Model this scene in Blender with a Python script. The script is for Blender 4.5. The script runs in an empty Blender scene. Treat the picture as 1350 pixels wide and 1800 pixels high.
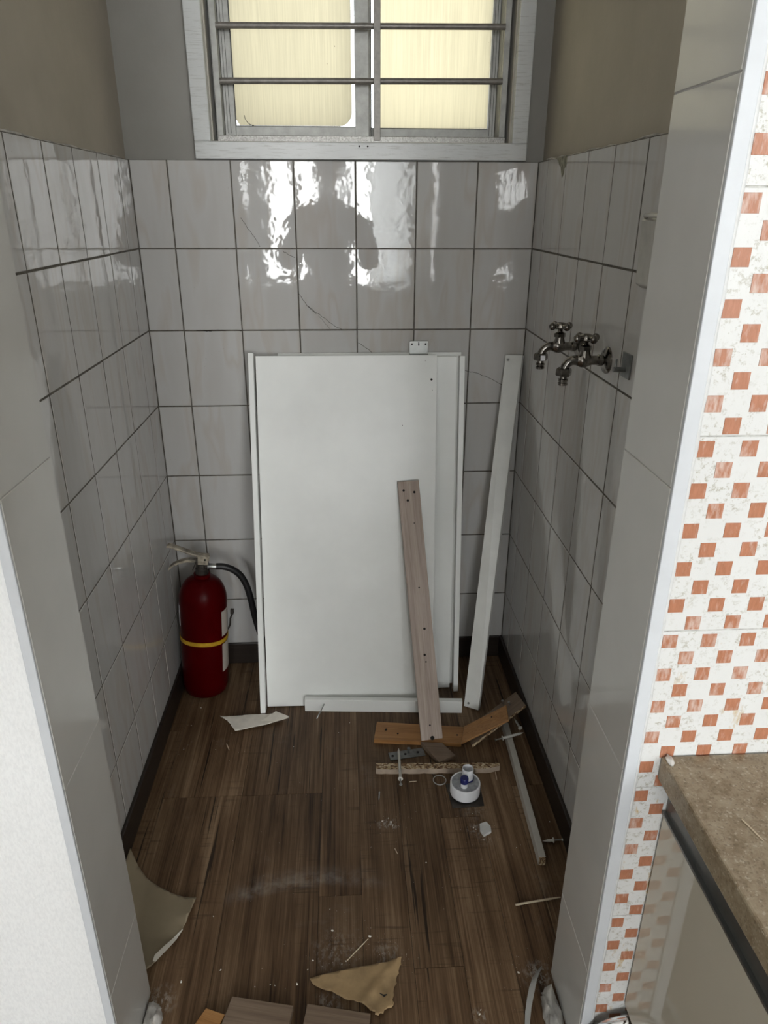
import bpy, bmesh, math, random
from mathutils import Vector, Matrix, noise as mnoise

random.seed(7)
SC = bpy.context.scene
COL = SC.collection

# ------------------------------------------------------------------ camera
CAM = Vector((0.50385, -1.92827, 1.32512))
cam_d = bpy.data.cameras.new('camera')
cam = bpy.data.objects.new('camera', cam_d)
COL.objects.link(cam)
R_ = Vector((0.99851017, -0.05447693, 0.00311371))
U_ = Vector((0.01841628, 0.39016872, 0.92055919))
F_ = Vector((0.05136411, 0.91913037, -0.3905907))
M = Matrix((R_, U_, -F_)).transposed().to_4x4()
M.translation = CAM
cam.matrix_world = M
cam_d.sensor_fit = 'HORIZONTAL'
cam_d.sensor_width = 36.0
cam_d.lens = 36.0 * 1262.63 / 1350.0
cam_d.clip_start = 0.01
SC.camera = cam

# ------------------------------------------------------------------ light
world = bpy.data.worlds.new('overcast_sky')
SC.world = world
world.use_nodes = True
bg = world.node_tree.nodes['Background']
bg.inputs[0].default_value = (0.93, 0.97, 1.0, 1)
bg.inputs[1].default_value = 5.5


def area(name, loc, rot, sx, sy, watts, col):
    l = bpy.data.lights.new(name, 'AREA')
    l.shape = 'RECTANGLE'
    l.size, l.size_y, l.energy, l.color = sx, sy, watts, col
    o = bpy.data.objects.new(name, l)
    o.location, o.rotation_euler = loc, rot
    COL.objects.link(o)
    return o


# daylight entering by the glazed balcony door behind the photographer; the second light beside it is added for brightness
area('balcony_daylight', (0.42, -5.11, 1.36), (math.radians(90), 0, 0), 1.40, 1.42, 152.0, (0.99, 1.0, 0.99))
area('added_side_light', (1.85, -5.11, 1.36), (math.radians(90), 0, 0), 1.0, 1.42, 70.0, (0.99, 1.0, 0.99))

SC.view_settings.view_transform = 'Standard'
SC.view_settings.look = 'None'
SC.view_settings.gamma = 1.0
SC.view_settings.use_curve_mapping = False
SC.view_settings.exposure = -0.33
SC.cycles.use_denoising = True
SC.cycles.caustics_refractive = False
SC.cycles.caustics_reflective = False
SC.cycles.max_bounces = 6
SC.cycles.diffuse_bounces = 4
SC.cycles.glossy_bounces = 3
SC.cycles.transmission_bounces = 4
SC.cycles.use_adaptive_sampling = True
SC.cycles.adaptive_threshold = 0.045

# ------------------------------------------------------------------ mesh helpers


class MB:
    def __init__(s):
        s.v, s.f, s.m = [], [], []

    def add(s, vs, fs, mi=0):
        b = len(s.v)
        s.v += [tuple(x) for x in vs]
        s.f += [tuple(i + b for i in f) for f in fs]
        s.m += [mi] * len(fs)
        return s

    def box(s, x0, x1, y0, y1, z0, z1, mi=0):
        vs = [(x, y, z) for z in (z0, z1) for y in (y0, y1) for x in (x0, x1)]
        return s.add(vs, [(0, 2, 3, 1), (4, 5, 7, 6), (0, 1, 5, 4), (2, 6, 7, 3), (0, 4, 6, 2), (1, 3, 7, 5)], mi)

    def hexa(s, bottom, top, mi=0):          # two quads of four points each
        return s.add(list(bottom) + list(top), [(3, 2, 1, 0), (4, 5, 6, 7), (0, 1, 5, 4), (1, 2, 6, 5), (2, 3, 7, 6), (3, 0, 4, 7)], mi)

    def slab(s, w, h, t, b):                 # tile: back at y=0, chamfered front at y=-t, centred on x,z
        def ring(a, c, y):
            return [(-a, y, -c), (a, y, -c), (a, y, c), (-a, y, c)]
        vs = ring(w / 2, h / 2, 0) + ring(w / 2, h / 2, -t + b) + ring(w / 2 - b, h / 2 - b, -t)
        fs = [(8, 9, 10, 11)]
        for k in (0, 4):
            for i in range(4):
                j = (i + 1) % 4
                fs.append((k + i, k + j, k + 4 + j, k + 4 + i))
        fs.append((3, 2, 1, 0))
        return s.add(vs, fs)

    def tube(s, pts, rad, n=12, cap=True, mi=0):
        pts = [Vector(p) for p in pts]
        if not isinstance(rad, (list, tuple)):
            rad = [rad] * len(pts)
        vs, fs = [], []
        t0 = (pts[1] - pts[0]).normalized()
        nx = t0.orthogonal().normalized()
        for i, p in enumerate(pts):
            t = (pts[min(i + 1, len(pts) - 1)] - pts[max(i - 1, 0)]).normalized()
            nx = (nx - t * nx.dot(t))
            nx = nx.normalized() if nx.length > 1e-6 else t.orthogonal().normalized()
            ny = t.cross(nx)
            for k in range(n):
                a = 2 * math.pi * k / n
                vs.append(p + (nx * math.cos(a) + ny * math.sin(a)) * rad[i])
        for i in range(len(pts) - 1):
            for k in range(n):
                j = (k + 1) % n
                fs.append((i * n + k, i * n + j, (i + 1) * n + j, (i + 1) * n + k))
        if cap:
            fs.append(tuple(range(n - 1, -1, -1)))
            fs.append(tuple((len(pts) - 1) * n + k for k in range(n)))
        return s.add(vs, fs, mi)

    def cyl(s, p0, p1, r, r1=None, n=16, mi=0):
        return s.tube([p0, p1], [r, r if r1 is None else r1], n, True, mi)

    def lathe(s, prof, n=40, o=(0, 0, 0), mi=0, axis='z', ring=False, open_=False):
        vs, fs = [], []
        for (r, z) in prof:
            for k in range(n):
                a = 2 * math.pi * k / n
                q = (r * math.cos(a), r * math.sin(a), z)
                if axis == 'x':
                    q = (z, r * math.cos(a), r * math.sin(a))
                vs.append((q[0] + o[0], q[1] + o[1], q[2] + o[2]))
        for i in range(len(prof) - 1):
            for k in range(n):
                j = (k + 1) % n
                fs.append((i * n + k, i * n + j, (i + 1) * n + j, (i + 1) * n + k))
        if ring:
            b = (len(prof) - 1) * n
            for k in range(n):
                j = (k + 1) % n
                fs.append((b + k, b + j, j, k))
            return s.add(vs, fs, mi)
        if open_:
            return s.add(vs, fs, mi)
        if prof[0][0] > 1e-5:
            fs.append(tuple(range(n - 1, -1, -1)))
        if prof[-1][0] > 1e-5:
            fs.append(tuple((len(prof) - 1) * n + k for k in range(n)))
        return s.add(vs, fs, mi)

    def ball(s, c, r, n=12, m=8, sq=(1, 1, 1), mi=0):
        prof = [(math.sin(math.pi * i / m), -math.cos(math.pi * i / m)) for i in range(m + 1)]
        vs, fs = [], []
        for (pr, pz) in prof:
            for k in range(n):
                a = 2 * math.pi * k / n
                vs.append((c[0] + r * sq[0] * pr * math.cos(a), c[1] + r * sq[1] * pr * math.sin(a), c[2] + r * sq[2] * pz))
        for i in range(m):
            for k in range(n):
                j = (k + 1) % n
                fs.append((i * n + k, i * n + j, (i + 1) * n + j, (i + 1) * n + k))
        return s.add(vs, fs, mi)

    def prism(s, pts, z0, z1, mi=0):         # outline in x,y pulled up in z
        n = len(pts)
        vs = [(p[0], p[1], z0) for p in pts] + [(p[0], p[1], z1) for p in pts]
        fs = [tuple(range(n - 1, -1, -1)), tuple(range(n, 2 * n))]
        for i in range(n):
            j = (i + 1) % n
            fs.append((i, j, n + j, n + i))
        return s.add(vs, fs, mi)

    def mesh(s, name, smooth=None):
        me = bpy.data.meshes.new(name)
        me.from_pydata(s.v, [], s.f)
        for p, i in zip(me.polygons, s.m):
            p.material_index = i
        bm = bmesh.new()
        bm.from_mesh(me)
        bmesh.ops.remove_doubles(bm, verts=bm.verts, dist=1e-6)
        bmesh.ops.recalc_face_normals(bm, faces=bm.faces)
        if smooth is not None:
            for f in bm.faces:
                f.smooth = True
            for e in bm.edges:
                if len(e.link_faces) == 2 and e.calc_face_angle(0) > math.radians(smooth):
                    e.smooth = False
        bm.to_mesh(me)
        bm.free()
        return me


def obj(name, mb, mats, parent=None, loc=(0, 0, 0), mw=None, bevel=0, smooth=None, rot=None):
    me = mb if isinstance(mb, bpy.types.Mesh) else mb.mesh(name, smooth)
    if not me.materials:
        for m in (mats if isinstance(mats, (list, tuple)) else [mats]):
            me.materials.append(m)
    o = bpy.data.objects.new(name, me)
    COL.objects.link(o)
    if parent:
        o.parent = parent
    if mw is not None:
        o.matrix_basis = mw
    else:
        o.location = loc
        if rot:
            o.rotation_euler = rot
    if bevel:
        b = o.modifiers.new('bevel', 'BEVEL')
        b.width, b.segments, b.limit_method = bevel, 2, 'ANGLE'
        b.angle_limit = math.radians(40)
    return o


def empty(name, loc=(0, 0, 0), rot=(0, 0, 0), parent=None):
    o = bpy.data.objects.new(name, None)
    o.location, o.rotation_euler = loc, rot
    o.empty_display_size = 0.05
    COL.objects.link(o)
    if parent:
        o.parent = parent
    return o


def tag(o, label, cat, group=None, kind=None):
    o['label'], o['category'] = label, cat
    if group:
        o['group'] = group
    if kind:
        o['kind'] = kind
    return o


def struct(o, label, cat):
    o['kind'], o['label'], o['category'] = 'structure', label, cat
    return o


def frame(origin, xdir, ydir):
    x = Vector(xdir).normalized()
    y = Vector(ydir)
    y = (y - x * y.dot(x)).normalized()
    z = x.cross(y)
    m = Matrix((x, y, z)).transposed().to_4x4()
    m.translation = Vector(origin)
    return m


def board(name, mats, a, b, wdir, w, t, parent=None, bevel=0.0007, mi=0):
    """board whose front face has the edge a->b, its width w runs along wdir and its thickness t goes behind"""
    a, b = Vector(a), Vector(b)
    m = frame(a, b - a, wdir)
    mb = MB().box(0, (b - a).length, 0, w, -t, 0, mi)
    return obj(name, mb, mats, parent, mw=m, bevel=bevel), m


# ------------------------------------------------------------------ materials
MATS = {}


def smooth_path(p, n=6):
    p = [Vector(q) for q in p]
    out = []
    for i in range(len(p) - 1):
        a, b, c, d = p[max(i - 1, 0)], p[i], p[i + 1], p[min(i + 2, len(p) - 1)]
        for k in range(n):
            t = k / n
            out.append(0.5 * ((2 * b) + (c - a) * t + (2 * a - 5 * b + 4 * c - d) * t * t + (3 * b - a - 3 * c + d) * t ** 3))
    out.append(p[-1])
    return out


class N:
    def __init__(s, name, base=(0.5, 0.5, 0.5), rough=0.5, metal=0.0, spec=0.5):
        s.m = bpy.data.materials.new(name)
        s.m.use_nodes = True
        s.t = s.m.node_tree
        s.b = s.t.nodes['Principled BSDF']
        s.b.inputs['Base Color'].default_value = (*base, 1)
        s.b.inputs['Roughness'].default_value = rough
        s.b.inputs['Metallic'].default_value = metal
        s.b.inputs['Specular IOR Level'].default_value = spec
        MATS[name] = s.m

    def n(s, typ, **kw):
        x = s.t.nodes.new('ShaderNode' + typ)
        for k, v in kw.items():
            if k in x.inputs:
                x.inputs[k].default_value = v
            else:
                setattr(x, k, v)
        return x

    def l(s, a, b):
        s.t.links.new(a, b)

    def coords(s, scale=(1, 1, 1), world=False, rand=0.0, kind='Object'):
        src = s.n('NewGeometry').outputs['Position'] if world else s.n('TexCoord').outputs[kind]
        if rand:
            oi = s.n('ObjectInfo')
            mu = s.n('Math', operation='MULTIPLY')
            mu.inputs[1].default_value = rand
            s.l(oi.outputs['Random'], mu.inputs[0])
            ad = s.n('VectorMath', operation='ADD')
            s.l(src, ad.inputs[0])
            s.l(mu.outputs[0], ad.inputs[1])
            src = ad.outputs[0]
        mp = s.n('Mapping')
        mp.inputs['Scale'].default_value = scale
        s.l(src, mp.inputs['Vector'])
        return mp.outputs[0]

    def noise(s, vec, scale=5, detail=4, rough=0.5, dist=0.0):
        x = s.n('TexNoise', Scale=scale, Detail=detail, Roughness=rough, Distortion=dist)
        s.l(vec, x.inputs['Vector'])
        return x.outputs['Fac']

    def ramp(s, fac, stops):
        r = s.n('ValToRGB')
        e = r.color_ramp.elements
        while len(e) < len(stops):
            e.new(0.5)
        for el, (p, c) in zip(e, stops):
            el.position = p
            el.color = (*c, 1) if not isinstance(c, (int, float)) else (c, c, c, 1)
        s.l(fac, r.inputs[0])
        return r.outputs[0]

    def mix(s, fac, a, b, mode='MIX'):
        x = s.n('MixRGB', blend_type=mode)
        for i, q in enumerate((fac, a, b)):
            if isinstance(q, (int, float)):
                x.inputs[i].default_value = q if i == 0 else (q, q, q, 1)
            elif isinstance(q, tuple):
                x.inputs[i].default_value = (*q, 1)
            else:
                s.l(q, x.inputs[i])
        return x.outputs[0]

    def base(s, c):
        s.l(c, s.b.inputs['Base Color'])
        return s

    def rough(s, c):
        s.l(c, s.b.inputs['Roughness'])
        return s

    def bump(s, h, strength=0.2, dist=0.002):
        x = s.n('Bump', Strength=strength, Distance=dist)
        s.l(h, x.inputs['Height'])
        s.l(x.outputs[0], s.b.inputs['Normal'])
        return s


def plain(name, base, rough=0.5, metal=0.0, var=0.06, scale=30, bump=0.0, spec=0.5):
    k = N(name, base, rough, metal, spec)
    v = k.coords(rand=3.0)
    f = k.noise(v, scale, 4, 0.6)
    lo = tuple(c * (1 - var * 2) for c in base)
    hi = tuple(min(1, c * (1 + var)) for c in base)
    k.base(k.ramp(f, [(0.3, lo), (0.7, hi)]))
    if bump >= 0.3:
        k.bump(f, bump, 0.001)
    return k.m


def mk_tile():
    k = N('glazed_wall_tile', rough=0.05)
    v = k.coords((1, 1, 1), rand=7.0)
    rot = k.n('Mapping')
    rot.inputs['Rotation'].default_value = (0, math.radians(22), 0)
    rot.inputs['Scale'].default_value = (1.0, 1.0, 0.20)
    k.l(v, rot.inputs['Vector'])
    vein = k.noise(rot.outputs[0], 20, 2, 0.45, 0.3)
    c = k.ramp(vein, [(0.30, (0.515, 0.505, 0.488)), (0.50, (0.54, 0.535, 0.523)), (0.60, (0.508, 0.483, 0.452)), (0.70, (0.55, 0.545, 0.535))])
    spk = k.n('TexVoronoi', Scale=75.0)
    k.l(v, spk.inputs['Vector'])
    dots = k.ramp(spk.outputs['Distance'], [(0.03, 1.0), (0.06, 0.0)])
    msk = k.ramp(k.noise(v, 9, 1), [(0.60, 0.0), (0.70, 1.0)])
    c = k.mix(k.mix(1.0, dots, msk, 'MULTIPLY'), c, (0.22, 0.19, 0.15))
    k.base(c).rough(k.ramp(k.noise(v, 12, 2, 0.6), [(0.45, 0.025), (0.75, 0.07)]))
    k.bump(k.noise(v, 26, 2, 0.5), 0.10, 0.003)
    return k.m


T_TILE = mk_tile()
GROUT = plain('dark_grout', (0.13, 0.118, 0.098), 0.9, var=0.25, scale=60)


def mk_paint(name, base, rough, var, worn=None):
    k = N(name, base, rough)
    v = k.coords(world=True)
    f = k.noise(v, 3.5, 5, 0.6)
    c = k.ramp(f, [(0.3, tuple(x * (1 - var) for x in base)), (0.7, tuple(x * (1 + var * .5) for x in base))])
    if worn:
        s_ = k.noise(k.coords((5, 5, 90), world=True), 4, 4, 0.7)
        c = k.mix(k.ramp(s_, [(0.54, 0.0), (0.68, 0.75)]), c, worn)
    k.base(c)
    k.bump(k.noise(v, 60, 4, 0.6), 0.25, 0.0015)
    return k.m


PAINT = mk_paint('warm_grey_wall_paint', (0.40, 0.36, 0.295), 0.62, 0.16)
PAINT_BACK = mk_paint('cool_grey_wall_paint', (0.26, 0.25, 0.228), 0.5, 0.12)
CASING = mk_paint('grey_gloss_casing_paint', (0.60, 0.615, 0.61), 0.28, 0.10, (0.36, 0.36, 0.34))
WHITEWALL = mk_paint('white_room_paint', (0.80, 0.80, 0.78), 0.7, 0.04)
ALU = plain('anodised_aluminium', (0.34, 0.34, 0.32), 0.45, 0.35, 0.10, 40)
GRILLE = plain('grey_enamel_bar', (0.215, 0.20, 0.182), 0.38, 0.25, 0.12, 90, 0.1)
HAMMER = plain('hammered_grey_enamel', (0.33, 0.32, 0.30), 0.28, 0.35, 0.25, 260, 0.6)


def mk_film(name, tint):
    k = N(name)
    v = k.coords((320, 1, 5), world=True)
    f = k.noise(v, 1.0, 5, 0.65)
    spk = k.n('TexVoronoi', Scale=38.0)
    k.l(k.coords(world=True), spk.inputs['Vector'])
    dots = k.ramp(spk.outputs['Distance'], [(0.025, 1.0), (0.05, 0.0)])
    msk = k.ramp(k.noise(k.coords(world=True), 14, 2), [(0.56, 0.0), (0.60, 1.0)])
    lo = tuple(c * 0.86 for c in tint)
    c = k.ramp(f, [(0.32, lo), (0.68, tint)])
    c = k.mix(k.mix(1.0, dots, msk, 'MULTIPLY'), c, (0.06, 0.05, 0.03))
    tr = k.n('BsdfTranslucent')
    k.l(c, tr.inputs['Color'])
    df = k.n('BsdfDiffuse')
    k.l(c, df.inputs['Color'])
    ms = k.n('MixShader')
    ms.inputs[0].default_value = 0.16
    k.l(tr.outputs[0], ms.inputs[1])
    k.l(df.outputs[0], ms.inputs[2])
    k.l(ms.outputs[0], k.t.nodes['Material Output'].inputs['Surface'])
    return k.m


FILM = mk_film('amber_window_film', (0.66, 0.625, 0.515))
FILM2 = mk_film('pale_amber_window_film', (0.70, 0.662, 0.54))


def mk_clear():
    k = N('clear_glass')
    tr = k.n('BsdfTransparent')
    gl = k.n('BsdfGlossy', Roughness=0.03)
    ms = k.n('MixShader')
    ms.inputs[0].default_value = 0.06
    k.l(tr.outputs[0], ms.inputs[1])
    k.l(gl.outputs[0], ms.inputs[2])
    k.l(ms.outputs[0], k.t.nodes['Material Output'].inputs['Surface'])
    return k.m


CLEAR = mk_clear()


def mk_jamb():
    k = N('polished_grey_porcelain', (0.47, 0.465, 0.445), 0.10)
    v = k.coords(rand=2.0)
    k.base(k.ramp(k.noise(v, 4, 4, .6), [(0.3, (0.50, 0.493, 0.468)), (0.7, (0.56, 0.553, 0.525))]))
    k.rough(k.ramp(k.noise(v, 7, 3), [(0.35, 0.06), (0.75, 0.20)]))
    return k.m


JAMB = mk_jamb()
JGROUT = plain('pale_joint', (0.40, 0.39, 0.37), 0.8)
PVC = plain('white_pvc', (0.59, 0.615, 0.645), 0.35, var=0.02)
CAULK = plain('silicone_bead', (0.64, 0.65, 0.65), 0.45, var=0.06, scale=60, bump=0.2)


def mk_wallpaper():
    k = N('embossed_white_wallpaper', rough=0.75)
    v = k.coords((1, 1, 0.4), world=True)
    f = k.noise(v, 330, 3, 0.7)
    k.base(k.ramp(f, [(0.3, (0.74, 0.75, 0.755)), (0.6, (0.82, 0.83, 0.83))]))
    k.bump(f, 0.4, 0.001)
    return k.m


WALLPAPER = mk_wallpaper()


def mk_mosaic():
    k = N('white_mosaic_tile', rough=0.22)
    v = k.coords(world=True)
    f = k.noise(v, 190, 5, 0.7)
    big = k.noise(v, 16, 3, 0.6)
    dirt = k.mix(1.0, k.ramp(f, [(0.53, 0.0), (0.64, 1.0)]), k.ramp(big, [(0.40, 0.0), (0.62, 0.85)]), 'MULTIPLY')
    c = k.mix(dirt, (0.66, 0.668, 0.66), (0.36, 0.34, 0.27))
    # rust stains run down towards the worktop
    rs = k.noise(k.coords((1, 1, 0.4), world=True), 44, 4, 0.7)
    geo = k.n('SeparateXYZ')
    k.l(k.n('NewGeometry').outputs['Position'], geo.inputs[0])
    zz = k.n('MapRange')
    zz.inputs['From Min'].default_value, zz.inputs['From Max'].default_value = 0.60, 0.95
    zz.inputs['To Min'].default_value, zz.inputs['To Max'].default_value = 0.9, 0.0
    k.l(geo.outputs['Z'], zz.inputs['Value'])
    st = k.mix(1.0, k.ramp(rs, [(0.62, 0.0), (0.72, 1.0)]), zz.outputs[0], 'MULTIPLY')
    c = k.mix(st, c, (0.50, 0.33, 0.10))
    k.base(c)
    k.bump(f, 0.25, 0.0012)
    return k.m


MOSAIC = mk_mosaic()


def mk_rust():
    k = N('rust_mosaic_square', rough=0.3)
    oi = k.n('ObjectInfo')
    v = k.coords((1, 1, 0.25), rand=9.0)
    f = k.noise(v, 260, 3, 0.7)
    g = k.noise(k.coords((1, 1, 0.3), rand=5.0), 170, 3, 0.6)
    c = k.ramp(f, [(0.3, (0.35, 0.145, 0.078)), (0.7, (0.45, 0.195, 0.115))])
    thr = k.ramp(oi.outputs['Random'], [(0.4, 0.0), (1.0, 0.22)])
    ad = k.n('Math', operation='ADD')
    k.l(g, ad.inputs[0])
    k.l(thr, ad.inputs[1])
    wear = k.ramp(ad.outputs[0], [(0.58, 0.0), (0.85, 0.7)])
    k.base(k.mix(wear, c, (0.62, 0.52, 0.47)))
    return k.m


RUST = mk_rust()


def mk_wood(name, dark, mid, light, axis=0, rand=11.0, stretch=14.0, fine=1.0, rough=0.5, bump=0.12, knots=True):
    k = N(name, rough=rough)
    sc = [stretch] * 3
    sc[axis] = 1.0
    v = k.coords(tuple(sc), rand=rand)
    a = k.noise(v, 3.2 * fine, 5, 0.62, 0.8)
    v2 = k.coords(tuple(x * 4 if i != axis else x * 2 for i, x in enumerate(sc)), rand=rand)
    b = k.noise(v2, 4.0 * fine, 4, 0.7)
    m = k.mix(0.42, a, b)
    c = k.ramp(m, [(0.33, dark), (0.5, mid), (0.66, light)])
    k.base(c)
    k.bump(b, bump, 0.001)
    return k.m


def mk_floor():
    k = N('dark_oak_vinyl', rough=0.42, spec=0.25)
    v = k.coords((24, 0.75, 1), world=True, rand=17.0)
    a = k.noise(v, 2.0, 5, 0.62, 0.9)
    v2 = k.coords((150, 1.6, 1), world=True, rand=17.0)
    b = k.noise(v2, 2.0, 3, 0.65)
    blot = k.noise(k.coords((5, 1.6, 1), world=True, rand=5.0), 1.8, 4, 0.6)
    saw = k.noise(k.coords((5, 95, 1), world=True, rand=3.0), 1.3, 3, 0.6)
    sawm = k.mix(1.0, k.ramp(saw, [(0.57, 0.0), (0.66, 1.0)]), k.ramp(blot, [(0.50, 0.0), (0.62, 0.45)]), 'MULTIPLY')
    m = k.mix(0.40, a, b)
    m = k.mix(0.30, m, blot)
    c = k.ramp(m, [(0.37, (0.030, 0.0165, 0.0085)), (0.45, (0.096, 0.056, 0.031)), (0.53, (0.160, 0.101, 0.058)), (0.63, (0.265, 0.182, 0.115))])
    c = k.mix(sawm, c, (0.022, 0.014, 0.009))
    crack = k.ramp(k.noise(k.coords((60, 1.3, 1), world=True, rand=7.0), 1.4, 3, 0.6), [(0.655, 0.0), (0.69, 0.85)])
    c = k.mix(crack, c, (0.012, 0.008, 0.006))
    oi = k.n('ObjectInfo')
    c = k.mix(1.0, c, k.ramp(oi.outputs['Random'], [(0.0, (0.80, 0.78, 0.74)), (1.0, (1.12, 1.10, 1.06))]), 'MULTIPLY')
    # pale plaster dust: a scuffed arc in front of the boards and thin patches near the threshold
    pos = k.n('NewGeometry').outputs['Position']
    d = k.n('VectorMath', operation='DISTANCE')
    k.l(pos, d.inputs[0])
    d.inputs[1].default_value = (0.44, -1.32, 0.0)
    arc = k.ramp(d.outputs['Value'], [(0.485, 0.0), (0.505, 1.0), (0.512, 0.7), (0.545, 0.0)])
    sep = k.n('SeparateXYZ')
    k.l(pos, sep.inputs[0])
    xm = k.ramp(sep.outputs['X'], [(0.22, 0.0), (0.30, 1.0), (0.46, 0.8), (0.60, 0.0)])
    dn = k.ramp(k.noise(k.coords((1, 1, 1), world=True), 34, 5, 0.7), [(0.35, 0.0), (0.75, 1.0)])
    du = k.mix(1.0, k.mix(1.0, arc, xm, 'MULTIPLY'), dn, 'MULTIPLY')
    pt = k.ramp(k.noise(k.coords((1, 1, 1), world=True), 7, 5, 0.7), [(0.60, 0.0), (0.78, 0.32)])
    c = k.mix(k.mix(1.0, pt, dn, 'MULTIPLY'), c, (0.36, 0.34, 0.31))
    fac = k.mix(1.0, du, 0.45, 'MULTIPLY')
    fine = k.ramp(k.noise(k.coords((1, 0.5, 1), world=True), 130, 3, 0.7), [(0.48, 0.0), (0.62, 1.0)])
    for (px, py, pr, am) in ((0.592, -0.672, 0.020, 0.9), (0.572, -0.674, 0.016, 0.45), (0.785, -0.697, 0.020, 0.7), (0.805, -0.728, 0.022, 0.4), (0.565, -0.990, 0.034, 0.4), (0.465, -0.978, 0.06, 0.25), (0.724, -1.112, 0.018, 0.7), (0.455, -1.075, 0.03, 0.4), (0.795, -0.640, 0.04, 0.25), (0.845, -1.045, 0.035, 0.6), (0.150, -1.055, 0.035, 0.6)):
        dd = k.n('VectorMath', operation='DISTANCE')
        k.l(pos, dd.inputs[0])
        dd.inputs[1].default_value = (px, py, 0)
        sp = k.mix(1.0, k.ramp(dd.outputs['Value'], [(0.0, am), (pr, 0.0)]), fine, 'MULTIPLY')
        c = k.mix(sp, c, (0.52, 0.51, 0.48))
    c = k.mix(fac, c, (0.50, 0.49, 0.47))
    k.base(c)
    k.rough(k.ramp(a, [(0.3, 0.36), (0.7, 0.50)]))
    k.bump(m, 0.25, 0.001)
    return k.m


FLOOR = mk_floor()
FLOORBED = plain('floor_joint', (0.012, 0.009, 0.007), 0.9)
SKIRT = mk_wood('dark_brown_skirting', (0.012, 0.008, 0.006), (0.022, 0.015, 0.011), (0.032, 0.023, 0.017), 0, 3.0, 20, rough=0.42)
MELA = plain('white_melamine', (0.87, 0.885, 0.86), 0.30, var=0.03, scale=5)
MELA2 = plain('off_white_melamine', (0.78, 0.79, 0.76), 0.34, var=0.05, scale=9)
GREYMEL = plain('grey_white_melamine', (0.52, 0.50, 0.455), 0.4, var=0.05)
OAK = mk_wood('bleached_oak', (0.27, 0.205, 0.165), (0.40, 0.32, 0.27), (0.50, 0.42, 0.365), 0, 11, 26, rough=0.55)
OAK_ORANGE = mk_wood('amber_oak', (0.21, 0.090, 0.026), (0.36, 0.175, 0.058), (0.45, 0.24, 0.092), 0, 11, 20, rough=0.45)
OAK_BROWN = mk_wood('grey_brown_oak', (0.13, 0.088, 0.058), (0.19, 0.135, 0.094), (0.245, 0.185, 0.135), 0, 11, 22, rough=0.5)


def mk_chip():
    k = N('raw_chipboard', rough=0.9)
    v = k.coords((0.55, 1, 1), rand=3.0)
    vo = k.n('TexVoronoi', Scale=330.0)
    k.l(v, vo.inputs['Vector'])
    sx = k.n('SeparateColor')
    k.l(vo.outputs['Color'], sx.inputs[0])
    k.base(k.ramp(sx.outputs[0], [(0.1, (0.10, 0.05, 0.025)), (0.35, (0.27, 0.16, 0.08)), (0.6, (0.45, 0.33, 0.19)), (0.9, (0.62, 0.52, 0.36))]))
    k.bump(sx.outputs[1], 0.8, 0.002)
    return k.m


CHIP = mk_chip()
STEEL = plain('zinc_plated_steel', (0.42, 0.43, 0.42), 0.34, 0.9, 0.08)
DULLSTEEL = plain('dull_galvanised_steel', (0.25, 0.26, 0.26), 0.45, 0.8, 0.15, 60)
CHROME = plain('tarnished_chrome', (0.23, 0.215, 0.195), 0.17, 1.0, 0.30, 70)
BRIGHTCHROME = plain('bright_chrome', (0.78, 0.78, 0.78), 0.06, 1.0, 0.03)
HOLE = plain('dark_hole', (0.012, 0.010, 0.009), 0.9)
WHITEPL = plain('white_plastic', (0.80, 0.81, 0.84), 0.32, var=0.03)
ANCHOR = plain('cream_plastic_anchor', (0.66, 0.65, 0.60), 0.4, var=0.05)
BLUE = plain('navy_plastic_cap', (0.018, 0.022, 0.14), 0.32, var=0.1)
GREYPL = plain('dusty_grey_plastic', (0.34, 0.35, 0.37), 0.55, var=0.2, scale=90)
PLASTER = plain('white_plaster', (0.62, 0.60, 0.57), 0.9, var=0.18, scale=45, bump=0.6)
CEMENT = plain('smeared_cement', (0.50, 0.485, 0.455), 0.75, var=0.25, scale=26, bump=0.5)
CRUMB = plain('plaster_crumb_white', (0.80, 0.77, 0.70), 0.9, var=0.1)
CRACK = plain('crack_line', (0.06, 0.05, 0.04), 0.95)
ADHES = plain('grey_green_adhesive', (0.30, 0.29, 0.23), 0.85, var=0.3, scale=80, bump=0.5)
PAPER = plain('cream_paper', (0.86, 0.81, 0.72), 0.8, var=0.07, scale=25)
CARD = plain('beige_card', (0.29, 0.235, 0.155), 0.7, var=0.06, scale=12)
KRAFT = plain('brown_kraft_paper', (0.36, 0.245, 0.125), 0.75, var=0.16, scale=22)
EDGEWHITE = plain('torn_white_edge', (0.70, 0.66, 0.58), 0.9)
RED = plain('extinguisher_red', (0.065, 0.0006, 0.0015), 0.30, var=0.12, scale=8, spec=0.06)
YELLOW = plain('yellow_band', (0.62, 0.36, 0.02), 0.5, var=0.15, scale=40)
RUBBER = plain('black_rubber', (0.012, 0.012, 0.013), 0.42, var=0.2)
DARKMETAL = plain('dark_valve_metal', (0.06, 0.052, 0.045), 0.5, 0.5, 0.2)
CREAMMETAL = plain('worn_cream_lever', (0.42, 0.37, 0.29), 0.45, 0.1, 0.35, 45)
TWIG = plain('pale_splinter', (0.62, 0.52, 0.38), 0.8, var=0.1)
CLEARPL = None


def mk_translucent(name, col, mixf, rough=0.2):
    k = N(name, col, rough)
    k.b.inputs['Transmission Weight'].default_value = mixf
    k.b.inputs['IOR'].default_value = 1.3
    f = k.noise(k.coords(), 60, 4, .6)
    k.base(k.ramp(f, [(0.3, tuple(c * .85 for c in col)), (0.7, col)]))
    k.bump(f, 0.3, 0.002)
    return k.m


FILMSTRIP = mk_translucent('dusty_clear_film', (0.55, 0.55, 0.53), 0.35, 0.3)
CLEARCHIP = mk_translucent('clear_plastic', (0.90, 0.90, 0.88), 0.25, 0.25)


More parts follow.
